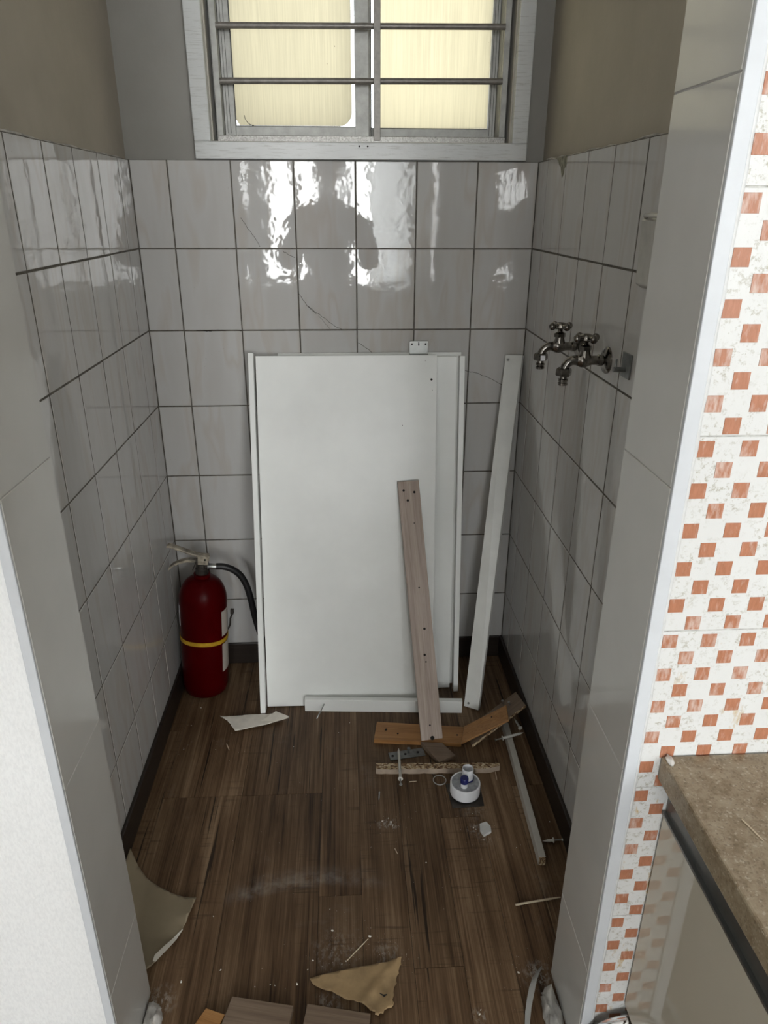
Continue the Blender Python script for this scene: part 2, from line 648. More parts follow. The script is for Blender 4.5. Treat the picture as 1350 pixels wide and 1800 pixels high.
def mk_granite():
    k = N('brown_speckled_worktop', rough=0.34)
    v = k.coords(world=True)
    a = k.noise(v, 34, 5, 0.8)
    vo = k.n('TexVoronoi', Scale=420.0)
    k.l(v, vo.inputs['Vector'])
    sx = k.n('SeparateColor')
    k.l(vo.outputs['Color'], sx.inputs[0])
    c = k.ramp(a, [(0.32, (0.15, 0.105, 0.055)), (0.5, (0.255, 0.20, 0.13)), (0.68, (0.34, 0.285, 0.20))])
    c = k.mix(k.ramp(sx.outputs[0], [(0.93, 0.0), (0.95, 0.4)]), c, (0.50, 0.45, 0.36))
    c = k.mix(k.ramp(sx.outputs[1], [(0.88, 0.0), (0.92, 0.4)]), c, (0.085, 0.058, 0.03))
    k.base(c)
    return k.m


GRANITE = mk_granite()


def mk_gloss():
    k = N('glossy_taupe_cabinet', (0.36, 0.33, 0.28), 0.015)
    k.base(k.ramp(k.noise(k.coords(), 3, 3), [(0.3, (0.47, 0.435, 0.355)), (0.7, (0.49, 0.455, 0.375))]))
    return k.m


GLOSS = mk_gloss()
DARKALU = plain('dark_aluminium_channel', (0.20, 0.205, 0.20), 0.35, 0.8, 0.08)
LABELW = None


def mk_label():
    k = N('printed_paper_label', rough=0.55)
    v = k.coords((1, 1, 1))
    sep = k.n('SeparateXYZ')
    k.l(v, sep.inputs[0])
    w = k.n('TexBrick', Scale=1.0)
    mp = k.n('Mapping')
    mp.inputs['Scale'].default_value = (85, 85, 85)
    mp.inputs['Rotation'].default_value = (math.radians(90), 0, 0)
    k.l(v, mp.inputs['Vector'])
    k.l(mp.outputs[0], w.inputs['Vector'])
    w.inputs['Color1'].default_value = (0.50, 0.16, 0.13, 1)
    w.inputs['Color2'].default_value = (0.34, 0.30, 0.26, 1)
    w.inputs['Mortar'].default_value = (0.58, 0.53, 0.47, 1)
    w.inputs['Mortar Size'].default_value = 0.12
    k.base(w.outputs[0])
    return k.m


LABELM = mk_label()
SKIN = plain('skin', (0.45, 0.28, 0.20), 0.55, var=0.05)
SHIRT = plain('dark_grey_shirt', (0.075, 0.072, 0.070), 0.85, var=0.12, scale=15)
TROUSER = plain('charcoal_trousers', (0.035, 0.036, 0.042), 0.85, var=0.12, scale=15)
HAIR = plain('black_hair', (0.012, 0.010, 0.009), 0.5, var=0.2, scale=60)
SHOE = plain('grey_slipper', (0.10, 0.10, 0.11), 0.7)
PHONEM = plain('black_phone', (0.012, 0.012, 0.014), 0.12)

# ================================================================== the setting
XR, TOP, TW, TH, GX = 0.9884, 1.42875, 0.15, 0.20046, 0.0892
YL0, YR0 = 0.0904, 0.0873
CEIL = 2.40
JY0, JY1 = -1.040, -1.185          # alcove side and room side of the jambs
KY = -1.187                        # plane of the room-side wall faces
XJL, XJR = 0.129, 0.8712
KX0, KX1, KYB = -1.6, 2.6, -5.0    # the room behind the photographer

# ---- floor: planks as pieces in the alcove and at the threshold, one bed below
fl = obj('floor', MB().box(KX0, KX1, KYB, 0.0, -0.05, -0.0012), FLOORBED)
struct(fl, 'dark brown wood-look plank floor of the alcove and room', 'floor')
xs = [-0.16, 0.045, 0.235, 0.43, 0.52, 0.615, 0.71, 0.805, 0.90, 0.99]
ends = [[-0.32, -1.2], [-0.5655, -1.4], [-0.567, -1.3], [-0.856, -1.75], [-1.24], [-0.08, -1.02], [-0.66, -1.5], [-0.40, -1.16], [-0.5675, -1.45]]
for i in range(9):
    x0, x1 = max(xs[i], 0.0), min(xs[i + 1], XR)
    ys = [0.0] + ends[i] + [-1.80]
    for y0, y1 in zip(ys, ys[1:]):
        if i == 0 and y1 < JY0:
            y1 = max(y1, JY0)
            if y0 <= y1:
                continue
        w, h = x1 - x0 - 0.0008, y0 - y1 - 0.0012
        mb = MB().box(-w / 2, w / 2, -h / 2, h / 2, -0.003, 0.0)
        obj('plank', mb, FLOOR, fl, ((x0 + x1) / 2, (y0 + y1) / 2, 0))
# the remaining boards of the room floor, out of the photograph
mb = MB()
mb.box(KX0, -0.005, -1.80, KY, -0.003, 0.0).box(0.99, KX1, -1.80, KY, -0.003, 0.0)
x = KX0
while x < KX1:
    mb.box(x, min(x + 0.189, KX1), KYB, -1.801, -0.003, 0.0)
    x += 0.19
fs_ = obj('plank_field', mb, FLOOR, fl)
fs_['kind'] = 'stuff'

ceil = obj('ceiling', MB().box(KX0, KX1, KYB, 0.2, CEIL, CEIL + 0.05), WHITEWALL)
struct(ceil, 'plain white ceiling over alcove and room', 'ceiling')

# ---- tile layout
tile_cache = {}


def tile_mesh(w, h, t=0.006, b=0.0016, mat=T_TILE):
    key = (round(w, 4), round(h, 4), t, mat.name)
    if key not in tile_cache:
        me = MB().slab(w, h, t, b).mesh('tile')
        me.materials.append(mat)
        tile_cache[key] = me
    return tile_cache[key]


G = 0.0022
rows = []
for j in range(7):
    z1 = TOP - j * TH
    z0 = max(TOP - (j + 1) * TH, 0.0255)
    rows.append((z0, z1))


def lay(parent, cols, where):
    for (a, b) in cols:
        for (z0, z1) in rows:
            w, h = abs(b - a) - (G if where == 'back' else 0.0032), z1 - z0 - G
            if w < 0.01:
                continue
            dz = random.uniform(-.0006, .0006)
            tl = (random.uniform(-.003, .003), random.uniform(-.003, .003))
            m, zc = (a + b) / 2, (z0 + z1) / 2
            me = tile_mesh(w, h)
            if where == 'back':
                obj('tile', me, T_TILE, parent, (m, 0.006, zc), rot=(tl[0], 0, tl[1]))
            elif where == 'left':
                obj('tile', me, T_TILE, parent, (-0.006, m, zc), rot=(tl[0], 0, math.radians(90) + tl[1]))
            else:
                obj('tile', me, T_TILE, parent, (XR + 0.006, m, zc), rot=(tl[0], 0, math.radians(-90) + tl[1]))


# back wall with the window opening
WX0, WX1, WZ0, WZ1 = 0.200, 0.9165, 1.4668, 2.05
mb = MB()
mb.box(-0.15, 1.15, 0.0011, 0.20, -0.02, TOP - 0.001, 1)
mb.box(-0.15, WX0, 0.012, 0.20, TOP - 0.001, CEIL).box(WX1, 1.15, 0.012, 0.20, TOP - 0.001, CEIL)
mb.box(WX0, WX1, 0.012, 0.20, TOP - 0.001, WZ0).box(WX0, WX1, 0.012, 0.20, WZ1, CEIL)
wb = obj('wall_back', mb, [PAINT_BACK, GROUT])
struct(wb, 'back wall of cream glazed tiles below grey paint, cracked in places', 'wall')
lay(wb, [(0, GX)] + [(GX + TW * i, min(GX + TW * (i + 1), XR)) for i in range(6)], 'back')

mb = MB().box(-0.15, -0.0008, JY0, 0.001, -0.02, TOP - 0.001, 1).box(-0.15, -0.009, JY0, 0.012, TOP - 0.001, CEIL)
wl = obj('wall_left', mb, [PAINT, GROUT])
struct(wl, 'left alcove wall, cream tiles below warm grey paint', 'wall')
yl = [0.0] + [-(YL0 + TW * k) for k in range(7)] + [JY0]
lay(wl, list(zip(yl, yl[1:])), 'left')

mb = MB().box(XR + 0.0008, 1.15, JY0, 0.001, -0.02, TOP - 0.001, 1).box(XR + 0.013, 1.15, JY0, 0.012, TOP - 0.001, CEIL)
wr = obj('wall_right', mb, [PAINT, GROUT])
struct(wr, 'right alcove wall, cream tiles below warm grey paint, taps on it', 'wall')
yr = [0.0] + [-(YR0 + TW * k) for k in range(7)] + [JY0]
lay(wr, list(zip(yr, yr[1:])), 'right')


# thin top beads of plaster where paint meets tile
def bead(parent, pts, r):
    obj('mortar_bead', MB().tube(pts, r, 6), PLASTER if False else CEMENT, parent)


random.seed(3)
bead(wl, [(-0.008 + random.uniform(-.001, .001), -y * 0.04, TOP + random.uniform(-.002, .002)) for y in range(1, 26)], 0.003)
bead(wr, [(XR + 0.010 + random.uniform(-.001, .001), -y * 0.04, TOP + random.uniform(-.002, .002)) for y in range(1, 26)], 0.003)


def ribbon(parent, name, pts, w, mat, y=-0.0004):
    mb = MB()
    for (a, b) in zip(pts, pts[1:]):
        d = Vector((b[0] - a[0], b[1] - a[1]))
        n = Vector((-d.y, d.x)).normalized() * w / 2
        q = [(a[0] - n.x, a[1] - n.y), (b[0] - n.x, b[1] - n.y), (b[0] + n.x, b[1] + n.y), (a[0] + n.x, a[1] + n.y)]
        mb.hexa([(x, y + 0.001, z) for x, z in q], [(x, y, z) for x, z in q])
    return obj(name, mb, mat, parent)


def jag(pts, n=4, amp=0.0012):
    out = []
    for (a, b) in zip(pts, pts[1:]):
        for i in range(n):
            t = i / n
            out.append((a[0] + (b[0] - a[0]) * t + random.uniform(-amp, amp), a[1] + (b[1] - a[1]) * t + random.uniform(-amp, amp)))
    out.append(pts[-1])
    return out


for pts, w in (([(0.2555, 1.2999), (0.2718, 1.2751), (0.2898, 1.2514), (0.2985, 1.2328)], 0.0009),
               ([(0.3546, 1.2234), (0.3698, 1.214), (0.3852, 1.2072)], 0.0009),
               ([(0.390, 1.1202), (0.4107, 1.0904), (0.4335, 1.0688)], 0.0011),
               ([(0.4107, 1.0904), (0.4349, 1.0720), (0.4611, 1.0528), (0.4829, 1.0367), (0.4991, 1.0283)], 0.0009),
               ([(0.4392, 1.063), (0.4535, 1.0485), (0.4679, 1.0309)], 0.0006),
               ([(0.5406, 0.9936), (0.5647, 0.980), (0.5798, 0.9663)], 0.0011),
               ([(0.8313, 0.917), (0.858, 0.9122), (0.8979, 0.8978), (0.9337, 0.8787)], 0.0011)):
    ribbon(wb, 'crack', jag(pts), w, CRACK)

for pts in ([(0.1215, 1.0286), (0.1450, 1.0276), (0.170, 1.0290), (0.197, 1.0280)], [(0.140, 1.0270), (0.160, 1.0268)], [(0.2330, 1.0265), (0.2440, 1.0280)]):
    ribbon(wb, 'mould_line', jag(pts, 5, 0.0008), 0.0022, CRACK)
# chipped patch at the top of the right wall
pp = [(-0.150, 1.428), (-0.242, 1.4285), (-0.243, 1.412), (-0.229, 1.404), (-0.226, 1.392), (-0.214, 1.386), (-0.205, 1.395), (-0.199, 1.409), (-0.186, 1.411), (-0.175, 1.421)]
mb = MB()
n_ = len(pp)
mb.add([(XR + 0.002, y, z) for y, z in pp] + [(XR - 0.0006, y, z) for y, z in pp],
       [tuple(range(n_)), tuple(range(2 * n_ - 1, n_ - 1, -1))] + [(i, (i + 1) % n_, n_ + (i + 1) % n_, n_ + i) for i in range(n_)])
obj('adhesive_patch', mb, ADHES, wr)['label'] = 'grey-green adhesive patch where tile glaze broke off'

# baseboards
bh = 0.073
for nm, mb_, lab in (('baseboard_back', MB().box(0.009, XR - 0.009, -0.008, 0.0, 0, bh), 'dark brown baseboard under the back wall tiles'),
                     ('baseboard_left', MB().box(0.0, 0.009, JY0, 0.0, 0, bh), 'dark brown baseboard along the left alcove wall'),
                     ('baseboard_right', MB().box(XR - 0.009, XR, JY0, 0.0, 0, bh), 'dark brown baseboard along the right alcove wall')):
    struct(obj(nm, mb_, SKIRT, bevel=0.002), lab, 'baseboard')

# ---- jambs of the opening, faced with large polished tiles
zj = [0.0, 0.21, 0.622, 1.032, 1.441, 1.853, 2.264, CEIL]
for side, x0, x1, xt, sgn in (('left', -0.15, XJL - 0.0010, XJL, 1), ('right', XJR + 0.0010, 1.15, XJR, -1)):
    j = obj('wall_jamb_' + side, MB().box(x0, x1, JY1, JY0, -0.01, CEIL), JGROUT)
    struct(j, 'polished grey tiled jamb on the %s side of the opening' % side, 'wall')
    for z0, z1 in zip(zj, zj[1:]):
        up = 0.0
        w, h = JY0 - JY1, z1 - z0 - 0.0014
        me = tile_mesh(round(w, 4), round(h, 4), 0.0075, 0.0008, JAMB)
        obj('jamb_tile', me, JAMB, j, (xt - sgn * 0.0075 - sgn * up, (JY0 + JY1) / 2 + up, (z0 + z1) / 2), rot=(0, 0, math.radians(90 if sgn > 0 else -90)))

# room-side faces
wfl = obj('wall_front_left', MB().box(KX0, XJL - 0.013, KY, JY1 + 0.12, 0, CEIL), WALLPAPER)
struct(wfl, 'white embossed wallpaper wall left of the opening', 'wall')
mb = MB().box(XJL - 0.013, XJL - 0.0005, KY - 0.0025, JY1, 0, CEIL)
struct(obj('trim_1', mb, PVC, bevel=0.0012), 'white plastic corner trim left of the opening', 'trim')
mb = MB().box(XJR + 0.0005, 0.8885, KY - 0.0045, JY1, 0, CEIL)
struct(obj('trim_2', mb, PVC, bevel=0.0012), 'white plastic corner trim between grey jamb and checkered tiles', 'trim')
random.seed(11)
mb = MB().tube([(0.8895 + random.uniform(-.0006, .0006), KY - 0.001, z * 0.02) for z in range(0, 120)], [0.0032 + random.uniform(-.0007, .0007) for _ in range(120)], 8)
struct(obj('trim_3', mb, CAULK, smooth=60), 'uneven white silicone bead beside the corner trim', 'trim')

# checkered kitchen wall
wk = obj('wall_front_right', MB().box(0.8885, KX1, KY + 0.001, JY1 + 0.12, 0, CEIL), plain('grey_white_grout', (0.52, 0.52, 0.49), 0.85, var=0.25, scale=60))
struct(wk, 'kitchen wall of white tiles checkered with rust squares', 'wall')
ZS, TP = 1.0933, 0.2513
sq_me = MB().slab(0.0188, 0.0188, 0.0009, 0.0003).mesh('mosaic_square')
sq_me.materials.append(RUST)
for n in range(-5, 6):
    zt = ZS + n * TP
    zb = zt - TP
    if zt > CEIL or zt < 0.05:
        continue
    zb = max(zb, 0.0)
    for cidx, (xa, xb) in enumerate(((0.8905, 1.0905), (1.0905, 1.2905), (1.2905, 1.4905), (1.4905, 1.6905))):
        me = tile_mesh(xb - xa - 0.0016, round(zt - zb - 0.0016, 4), 0.004, 0.0006, MOSAIC)
        t = obj('kitchen_tile', me, MOSAIC, wk, ((xa + xb) / 2, KY + 0.004, (zt + zb) / 2))
        many = MB()
        for k in range(10):
            z = zt - 0.0145 - 0.025 * k
            if z < 0.02:
                continue
            xx = (0.9027 if k % 2 == 0 else 0.9277) + 0.2 * cidx
            for q in range(4):
                X = xx + 0.05 * q
                if cidx == 0:
                    if 0.13 < z < 0.60 and X > 0.945:
                        continue
                    if z > 1.75:
                        continue
                    obj('mosaic_square', sq_me, RUST, t, (X - (xa + xb) / 2, -0.0038, z - (zt + zb) / 2))
                else:
                    many.box(X - (xa + xb) / 2 - 0.0094, X - (xa + xb) / 2 + 0.0094, -0.0046, -0.0036, z - (zt + zb) / 2 - 0.0094, z - (zt + zb) / 2 + 0.0094)
        if cidx and many.v:
            obj('mosaic_squares', many, RUST, t)['kind'] = 'stuff'

# room shell behind the camera
mb = MB()
dx0, dx1, dz0, dz1 = -0.28, 1.12, 0.65, 2.07
sx0, sx1, sz0, sz1 = 1.35, 2.35, 0.65, 2.07
mb.box(KX0, dx0, KYB - 0.1, KYB, 0, CEIL).box(dx0, dx1, KYB - 0.1, KYB, 0, dz0).box(dx0, dx1, KYB - 0.1, KYB, dz1, CEIL)
mb.box(dx1, sx0, KYB - 0.1, KYB, 0, CEIL).box(sx0, sx1, KYB - 0.1, KYB, 0, sz0).box(sx0, sx1, KYB - 0.1, KYB, sz1, CEIL).box(sx1, KX1, KYB - 0.1, KYB, 0, CEIL)
struct(obj('wall_rear', mb, WHITEWALL), 'white rear wall with a wide window behind the photographer', 'wall')
struct(obj('wall_room_left', MB().box(KX0 - 0.1, KX0, KYB, KY, 0, CEIL), WHITEWALL), 'white side wall of the room on the left', 'wall')
struct(obj('wall_room_right', MB().box(KX1, KX1 + 0.1, KYB, KY, 0, CEIL), WHITEWALL), 'white side wall of the room on the right', 'wall')
w2 = empty('window_2', (0.42, KYB - 0.05, dz0))
struct(w2, 'wide window with folded curtains behind the photographer', 'window')
mb = MB()
for a, b in ((-0.70, -0.655), (0.655, 0.70), (-0.03, 0.03)):
    mb.box(a, b, -0.03, 0.03, 0, dz1 - dz0)
mb.box(-0.70, 0.70, -0.03, 0.03, 0, 0.05).box(-0.70, 0.70, -0.03, 0.03, 1.37, 1.42)
obj('window_frame', mb, PVC, w2)
def mk_sheer():
    k = N('dimming_sheer')  # added over the right half of the window to dim its reflection
    c = k.ramp(k.noise(k.coords((60, 1, 1)), 1.0, 3), [(0.3, (0.62, 0.63, 0.63)), (0.7, (0.88, 0.89, 0.89))])
    tr = k.n('BsdfTranslucent')
    k.l(c, tr.inputs['Color'])
    k.l(tr.outputs[0], k.t.nodes['Material Output'].inputs['Surface'])
    return k.m


SHEER = mk_sheer()
for cx in (-0.62, -0.33, 0.12, 0.50):
    wv = MB()
    n = 18
    wd = 0.36 if cx > 0.4 else (0.12 if abs(cx) > 0.5 else 0.05)
    vs = []
    for i in range(n + 1):
        xx = cx + wd * (i / n - 0.5)
        yy = 0.09 + 0.018 * math.sin(i * 1.7)
        vs += [(xx, yy, 0.02), (xx, yy, 1.40), (xx, yy + 0.004, 0.02), (xx, yy + 0.004, 1.40)]
    fs = []
    for i in range(n):
        a = 4 * i
        fs += [(a, a + 4, a + 5, a + 1), (a + 2, a + 3, a + 7, a + 6), (a + 1, a + 5, a + 7, a + 3), (a, a + 2, a + 6, a + 4)]
    fs += [(0, 1, 3, 2), (4 * n, 4 * n + 2, 4 * n + 3, 4 * n + 1)]
    obj('curtain_fold', wv.add(vs, fs), SHEER if cx > 0.4 else plain('grey_curtain', (0.45, 0.46, 0.47), 0.9) if 'grey_curtain' not in MATS else MATS['grey_curtain'], w2, smooth=50)
w3 = empty('added_window_3', (1.85, KYB - 0.05, sz0))  # unseen window, added to bring more light in from the right
struct(w3, 'unseen second window added for light behind the photographer near the right wall', 'window')
mb = MB().box(-0.5, -0.46, -0.03, 0.03, 0, 1.42).box(0.46, 0.5, -0.03, 0.03, 0, 1.42).box(-0.46, 0.46, -0.03, 0.03, 0, 0.04).box(-0.46, 0.46, -0.03, 0.03, 1.38, 1.42).box(-0.02, 0.02, -0.03, 0.03, 0.04, 1.38)
obj('window_frame', mb, PVC, w3)

# ================================================================== alcove window
w1 = empty('window_1', (0, 0, 0))
struct(w1, 'aluminium sliding window with amber film in a grey painted casing', 'window')
cy0 = -0.012
obj('casing', MB().box(0.161, 0.200, cy0, 0.012, 1.4668, 2.09), CASING, w1, bevel=0.002)
obj('casing', MB().box(0.9165, 0.9535, cy0, 0.012, 1.4668, 2.09), CASING, w1, bevel=0.002)
sill = obj('window_sill', MB().box(0.161, 0.9535, cy0 - 0.001, 0.012, 1.4295, 1.4672), CASING, w1, bevel=0.002)
obj('casing', MB().box(0.161, 0.9535, cy0, 0.012, 2.05, 2.09), CASING, w1, bevel=0.002)
# small strike plate mark on the sill
pl = obj('strike_plate', MB().box(0.545, 0.573, cy0 - 0.0018, cy0, 1.4535, 1.4635), CASING, sill, bevel=0.0005)
for xx in (0.549, 0.569):
    obj('screw_hole', MB().cyl((xx, cy0 - 0.0024, 1.4585), (xx, cy0 - 0.0010, 1.4585), 0.0022, n=10), HOLE, sill)
mb = MB().box(0.200, 0.2035, 0.012, 0.20, 1.4672, 2.05).box(0.913, 0.9165, 0.012, 0.20, 1.4672, 2.05).box(0.200, 0.9165, 0.012, 0.20, 1.4668, 1.4695).box(0.2, 0.9165, 0.012, 0.2, 2.047, 2.05)
obj('reveal', mb, mk_paint('beige_reveal_paint', (0.40, 0.375, 0.32), 0.4, 0.1), w1)
# outer frame
FY0, FY1 = 0.052, 0.130
mb = MB().box(0.2065, 0.2250, FY0, FY1, 1.4695, 2.047).box(0.8920, 0.9105, FY0, FY1, 1.4695, 2.047)
mb.box(0.2250, 0.8920, FY0, FY1, 1.4695, 1.4790).box(0.2250, 0.8920, FY0, FY1, 2.03, 2.047)
obj('window_frame', mb, ALU, w1, bevel=0.001)


def sash(x0, x1, y, film, x_film0, x_film1, rounded, stile_l, stile_r):
    s = obj('sash', MB().box(x0, x0 + stile_l, y, y + 0.024, 1.4800, 2.03).box(x1 - stile_r, x1, y, y + 0.024, 1.4800, 2.03)
            .box(x0 + stile_l, x1 - stile_r, y, y + 0.024, 1.4800, 1.5060).box(x0 + stile_l, x1 - stile_r, y, y + 0.024, 2.005, 2.03), ALU, w1, bevel=0.001)
    for dx_ in (0.006, 0.013):
        obj('groove', MB().box(x1 - dx_ - 0.0008 if stile_r < 0.03 else x0 + dx_, x1 - dx_ if stile_r < 0.03 else x0 + dx_ + 0.0008, y - 0.0008, y, 1.49, 2.02), HOLE, s)
    gx0, gx1 = x0 + stile_l, x1 - stile_r
    obj('pane', MB().box(gx0, gx1, y + 0.012, y + 0.016, 1.506, 2.005), CLEAR, s)
    r = 0.030 if rounded else 0.002
    pts = [(x_film0, 2.004), (x_film0, 1.5075 + (0.014 if rounded else 0))]
    if rounded:
        pts += [(x_film0 + 0.008, 1.5085), (x_film0 + 0.022, 1.5085)]
    for i in range(9):
        a = math.pi / 2 * i / 8
        pts.append((x_film1 - r + r * math.sin(a), 1.5085 + r - r * math.cos(a)))
    pts += [(x_film1, 2.004)]
    mb = MB()
    n = len(pts)
    mb.add([(p[0], y + 0.0090, p[1]) for p in pts] + [(p[0], y + 0.0100, p[1]) for p in pts],
           [tuple(range(n)), tuple(range(2 * n - 1, n - 1, -1))] + [(i, n + i, n + (i + 1) % n, (i + 1) % n) for i in range(n)])
    f = obj('window_film', mb, film, s)
    # black rubber bead with dirt around the pane
    mb = MB().box(gx0, gx1, y + 0.004, y + 0.009, 1.5052, 1.5078).box(gx0 - 0.0005, gx0 + 0.0016, y + 0.004, y + 0.009, 1.506, 2.005)
    obj('gasket', mb, RUBBER, s)
    return s


sl = sash(0.2250, 0.5755, 0.066, FILM, 0.2515, 0.5335, True, 0.0255, 0.0340)
sr = sash(0.5480, 0.8920, 0.094, FILM2, 0.5915, 0.8742, False, 0.0330, 0.0175)
# curved crease in the film of the left pane
cr = [(0.272 + 0.022 * (1 - math.cos(t * math.pi / 16)) , 0.0748, 1.5085 + 0.022 * (1 - math.sin(t * math.pi / 16))) for t in range(0, 9)]
obj('film_crease', MB().tube(cr, 0.0007, 6), RUBBER, sl)

# security grille in front of the panes
gr = empty('window_grille', (0.5590, 0.036, 1.4695))
tag(gr, 'grey metal security grille with round bars across the alcove window', 'grille')
gx, gy, gz = 0.5590, 0.036, 1.4695
obj('bottom_rail', MB().box(0.2110 - gx, 0.9060 - gx, -0.010, 0.012, 0.0, 0.0135), HAMMER, gr, bevel=0.001)
obj('top_rail', MB().box(0.2110 - gx, 0.9060 - gx, -0.010, 0.012, 2.0300 - gz, 2.0465 - gz), HAMMER, gr, bevel=0.001)
obj('side_post', MB().box(0.2110 - gx, 0.2250 - gx, -0.004, 0.012, 0.0135, 2.03 - gz), ALU, gr, bevel=0.001)
obj('side_post', MB().box(0.8920 - gx, 0.9060 - gx, -0.004, 0.012, 0.0135, 2.03 - gz), ALU, gr, bevel=0.001)
obj('centre_bar', MB().box(0.5850 - gx, 0.6010 - gx, -0.014, -0.009, 0.004, 2.03 - gz), GRILLE, gr, bevel=0.0008)
for z in (1.5985, 1.7085, 1.8190, 1.9290):
    obj('round_bar', MB().cyl((0.2240 - gx, -0.002, z - gz - 0.002), (0.8930 - gx, -0.002, z - gz + 0.004), 0.0068, n=16), GRILLE, gr, smooth=50)

# ================================================================== taps on the right wall


def tap_mesh():
    p = {}
    mb = MB().lathe([(0.0245, 0.0), (0.0245, 0.003), (0.022, 0.006), (0.014, 0.009), (0.0105, 0.011)], 32, axis='x')
    p['flange'] = mb
    mb = MB().lathe([(0.0105, 0.009), (0.0105, 0.018), (0.0085, 0.020), (0.0085, 0.030), (0.0115, 0.038), (0.0135, 0.044), (0.0125, 0.051), (0.0095, 0.058)], 24, axis='x')
    mb.lathe([(0.0125, 0.0), (0.0115, 0.008), (0.0092, 0.016), (0.0088, 0.020)], 20, o=(0.044, 0, 0))
    p['body'] = mb
    pts = [(0.052, 0, -0.0005), (0.060, 0, 0.0005), (0.068, 0, -0.0005), (0.0745, 0, -0.005), (0.0785, 0, -0.011), (0.080, 0, -0.018)]
    p['spout'] = MB().tube(pts, [0.0102, 0.0092, 0.0086, 0.0083, 0.0081, 0.008], 18)
    p['bonnet'] = MB().lathe([(0.0118, 0.019), (0.0118, 0.026), (0.0075, 0.028), (0.0055, 0.030), (0.005, 0.036)], 6, o=(0.044, 0, 0)).lathe([(0.0045, 0.028), (0.0045, 0.037)], 16, o=(0.044, 0, 0))
    mb = MB().lathe([(0.0001, 0.0345), (0.0095, 0.0350), (0.0115, 0.0375), (0.0115, 0.0435), (0.0095, 0.0465), (0.006, 0.048), (0.0001, 0.0485)], 24, o=(0.044, 0, 0))
    for k in range(4):
        a = math.radians(20 + 90 * k)
        d = Vector((math.cos(a), math.sin(a), 0))
        c = Vector((0.044, 0, 0.0405))
        mb.tube([c + d * 0.008, c + d * 0.0175], [0.0055, 0.0048], 12)
        mb.ball(c + d * 0.0205, 0.0072, 14, 10)
    p['handle'] = mb
    mb = MB().lathe([(0.0135, -0.028), (0.0150, -0.026), (0.0150, -0.017), (0.0128, -0.014), (0.008, -0.0135)], 6, o=(0.080, 0, 0))
    p['hose_nut'] = mb
    mb = MB().lathe([(0.0070, -0.046), (0.0092, -0.045), (0.0092, -0.041), (0.0075, -0.040), (0.0075, -0.0385), (0.0092, -0.038), (0.0092, -0.034), (0.0072, -0.033), (0.0068, -0.027)], 20, o=(0.080, 0, 0))
    p['hose_nipple'] = mb
    return {k: v.mesh(k, 38) for k, v in p.items()}


TAP = tap_mesh()


def tap(loc, yaw, label):
    t = empty('water_tap', loc, (0, 0, math.radians(180 + yaw)))
    tag(t, label, 'tap', 'taps on the right alcove wall')
    for k, me in TAP.items():
        obj(k, me, CHROME, t)
    return t


tap((XR, -0.625, 1.067), 0, 'tarnished cross-handle wall tap nearest the square wall hook')
t2 = tap((XR, -0.460, 1.0635), 0, 'tarnished cross-handle wall tap with white sticker, farther from the square hook')
st_ = obj('sticker', MB().box(0.0745, 0.0835, 0.0125, 0.0152, -0.0265, -0.0165), WHITEPL, t2)
st_['label'] = 'small white sticker on the hose nut'

# square hook plate
hk = empty('wall_hook', (XR, -0.7215, 1.0765))
tag(hk, 'square steel wall hook with a short rod and pin', 'hook')
obj('plate', MB().box(-0.0035, 0.0, -0.0195, 0.0195, -0.021, 0.021), DULLSTEEL, hk, bevel=0.001)
obj('rod', MB().cyl((-0.003, 0, -0.007), (-0.024, 0, -0.0065), 0.0046, n=16), DULLSTEEL, hk, smooth=50)
obj('pin', MB().cyl((-0.0205, 0, -0.004), (-0.0205, 0, 0.011), 0.0021, n=10), DULLSTEEL, hk, smooth=50)

# white plastic holder, mostly behind the jamb
wh = empty('plastic_holder', (XR, -0.79, 1.207))
tag(wh, 'pale plastic holder on the right wall half hidden by the jamb', 'holder')
pr = [(0.0, 0.0), (0.0, 0.0)]
mb = MB()
for i, (z, d, hw) in enumerate(((0.0, 0.004, 0.050), (0.006, 0.012, 0.058), (0.10, 0.014, 0.060), (0.112, 0.007, 0.054))):
    mb.v += [(0, -hw, z), (0, hw, z), (-d, hw - 0.004, z), (-d, -hw + 0.004, z)]
for i in range(3):
    a = 4 * i
    for k in range(4):
        mb.f.append((a + k, a + (k + 1) % 4, a + 4 + (k + 1) % 4, a + 4 + k))
        mb.m.append(0)
mb.f += [(0, 1, 2, 3), (15, 14, 13, 12)]
mb.m += [0, 0]
HOLD = plain('greyed_plastic', (0.50, 0.49, 0.45), 0.25)
obj('back_plate', mb, HOLD, wh, bevel=0.002)
obj('lip', MB().tube([(-0.012, -0.045, 0.105), (-0.020, -0.03, 0.108), (-0.020, 0.03, 0.108), (-0.012, 0.045, 0.105)], 0.003, 8), HOLD, wh, smooth=50)

# ================================================================== kitchen unit at the right
ct = obj('countertop', MB().box(0, 0.98, -0.56, 0, -0.0385, 0), GRANITE, loc=(0.920, KY - 0.0012, 0.6465), bevel=0.003)
tag(ct, 'brown speckled stone countertop against the checkered wall', 'countertop')
cb = empty('kitchen_cabinet', (1.42, -1.45, 0))
tag(cb, 'glossy taupe kitchen cabinet under the brown countertop', 'cabinet')
ox, oy = 1.42, -1.45
obj('end_panel', MB().box(0.938 - ox, 0.956 - ox, -1.73 - oy, KY - 0.004 - oy, 0.138, 0.545), GLOSS, cb, bevel=0.0008)
obj('body', MB().box(0.956 - ox, 1.898 - ox, -1.712 - oy, KY - 0.004 - oy, 0.132, 0.60), GLOSS, cb)
for i in range(2):
    dpan = obj('door', MB().box(0.958 + 0.47 * i - ox, 1.424 + 0.47 * i - ox, -1.732 - oy, -1.7135 - oy, 0.135, 0.545), GLOSS, cb, bevel=0.001)
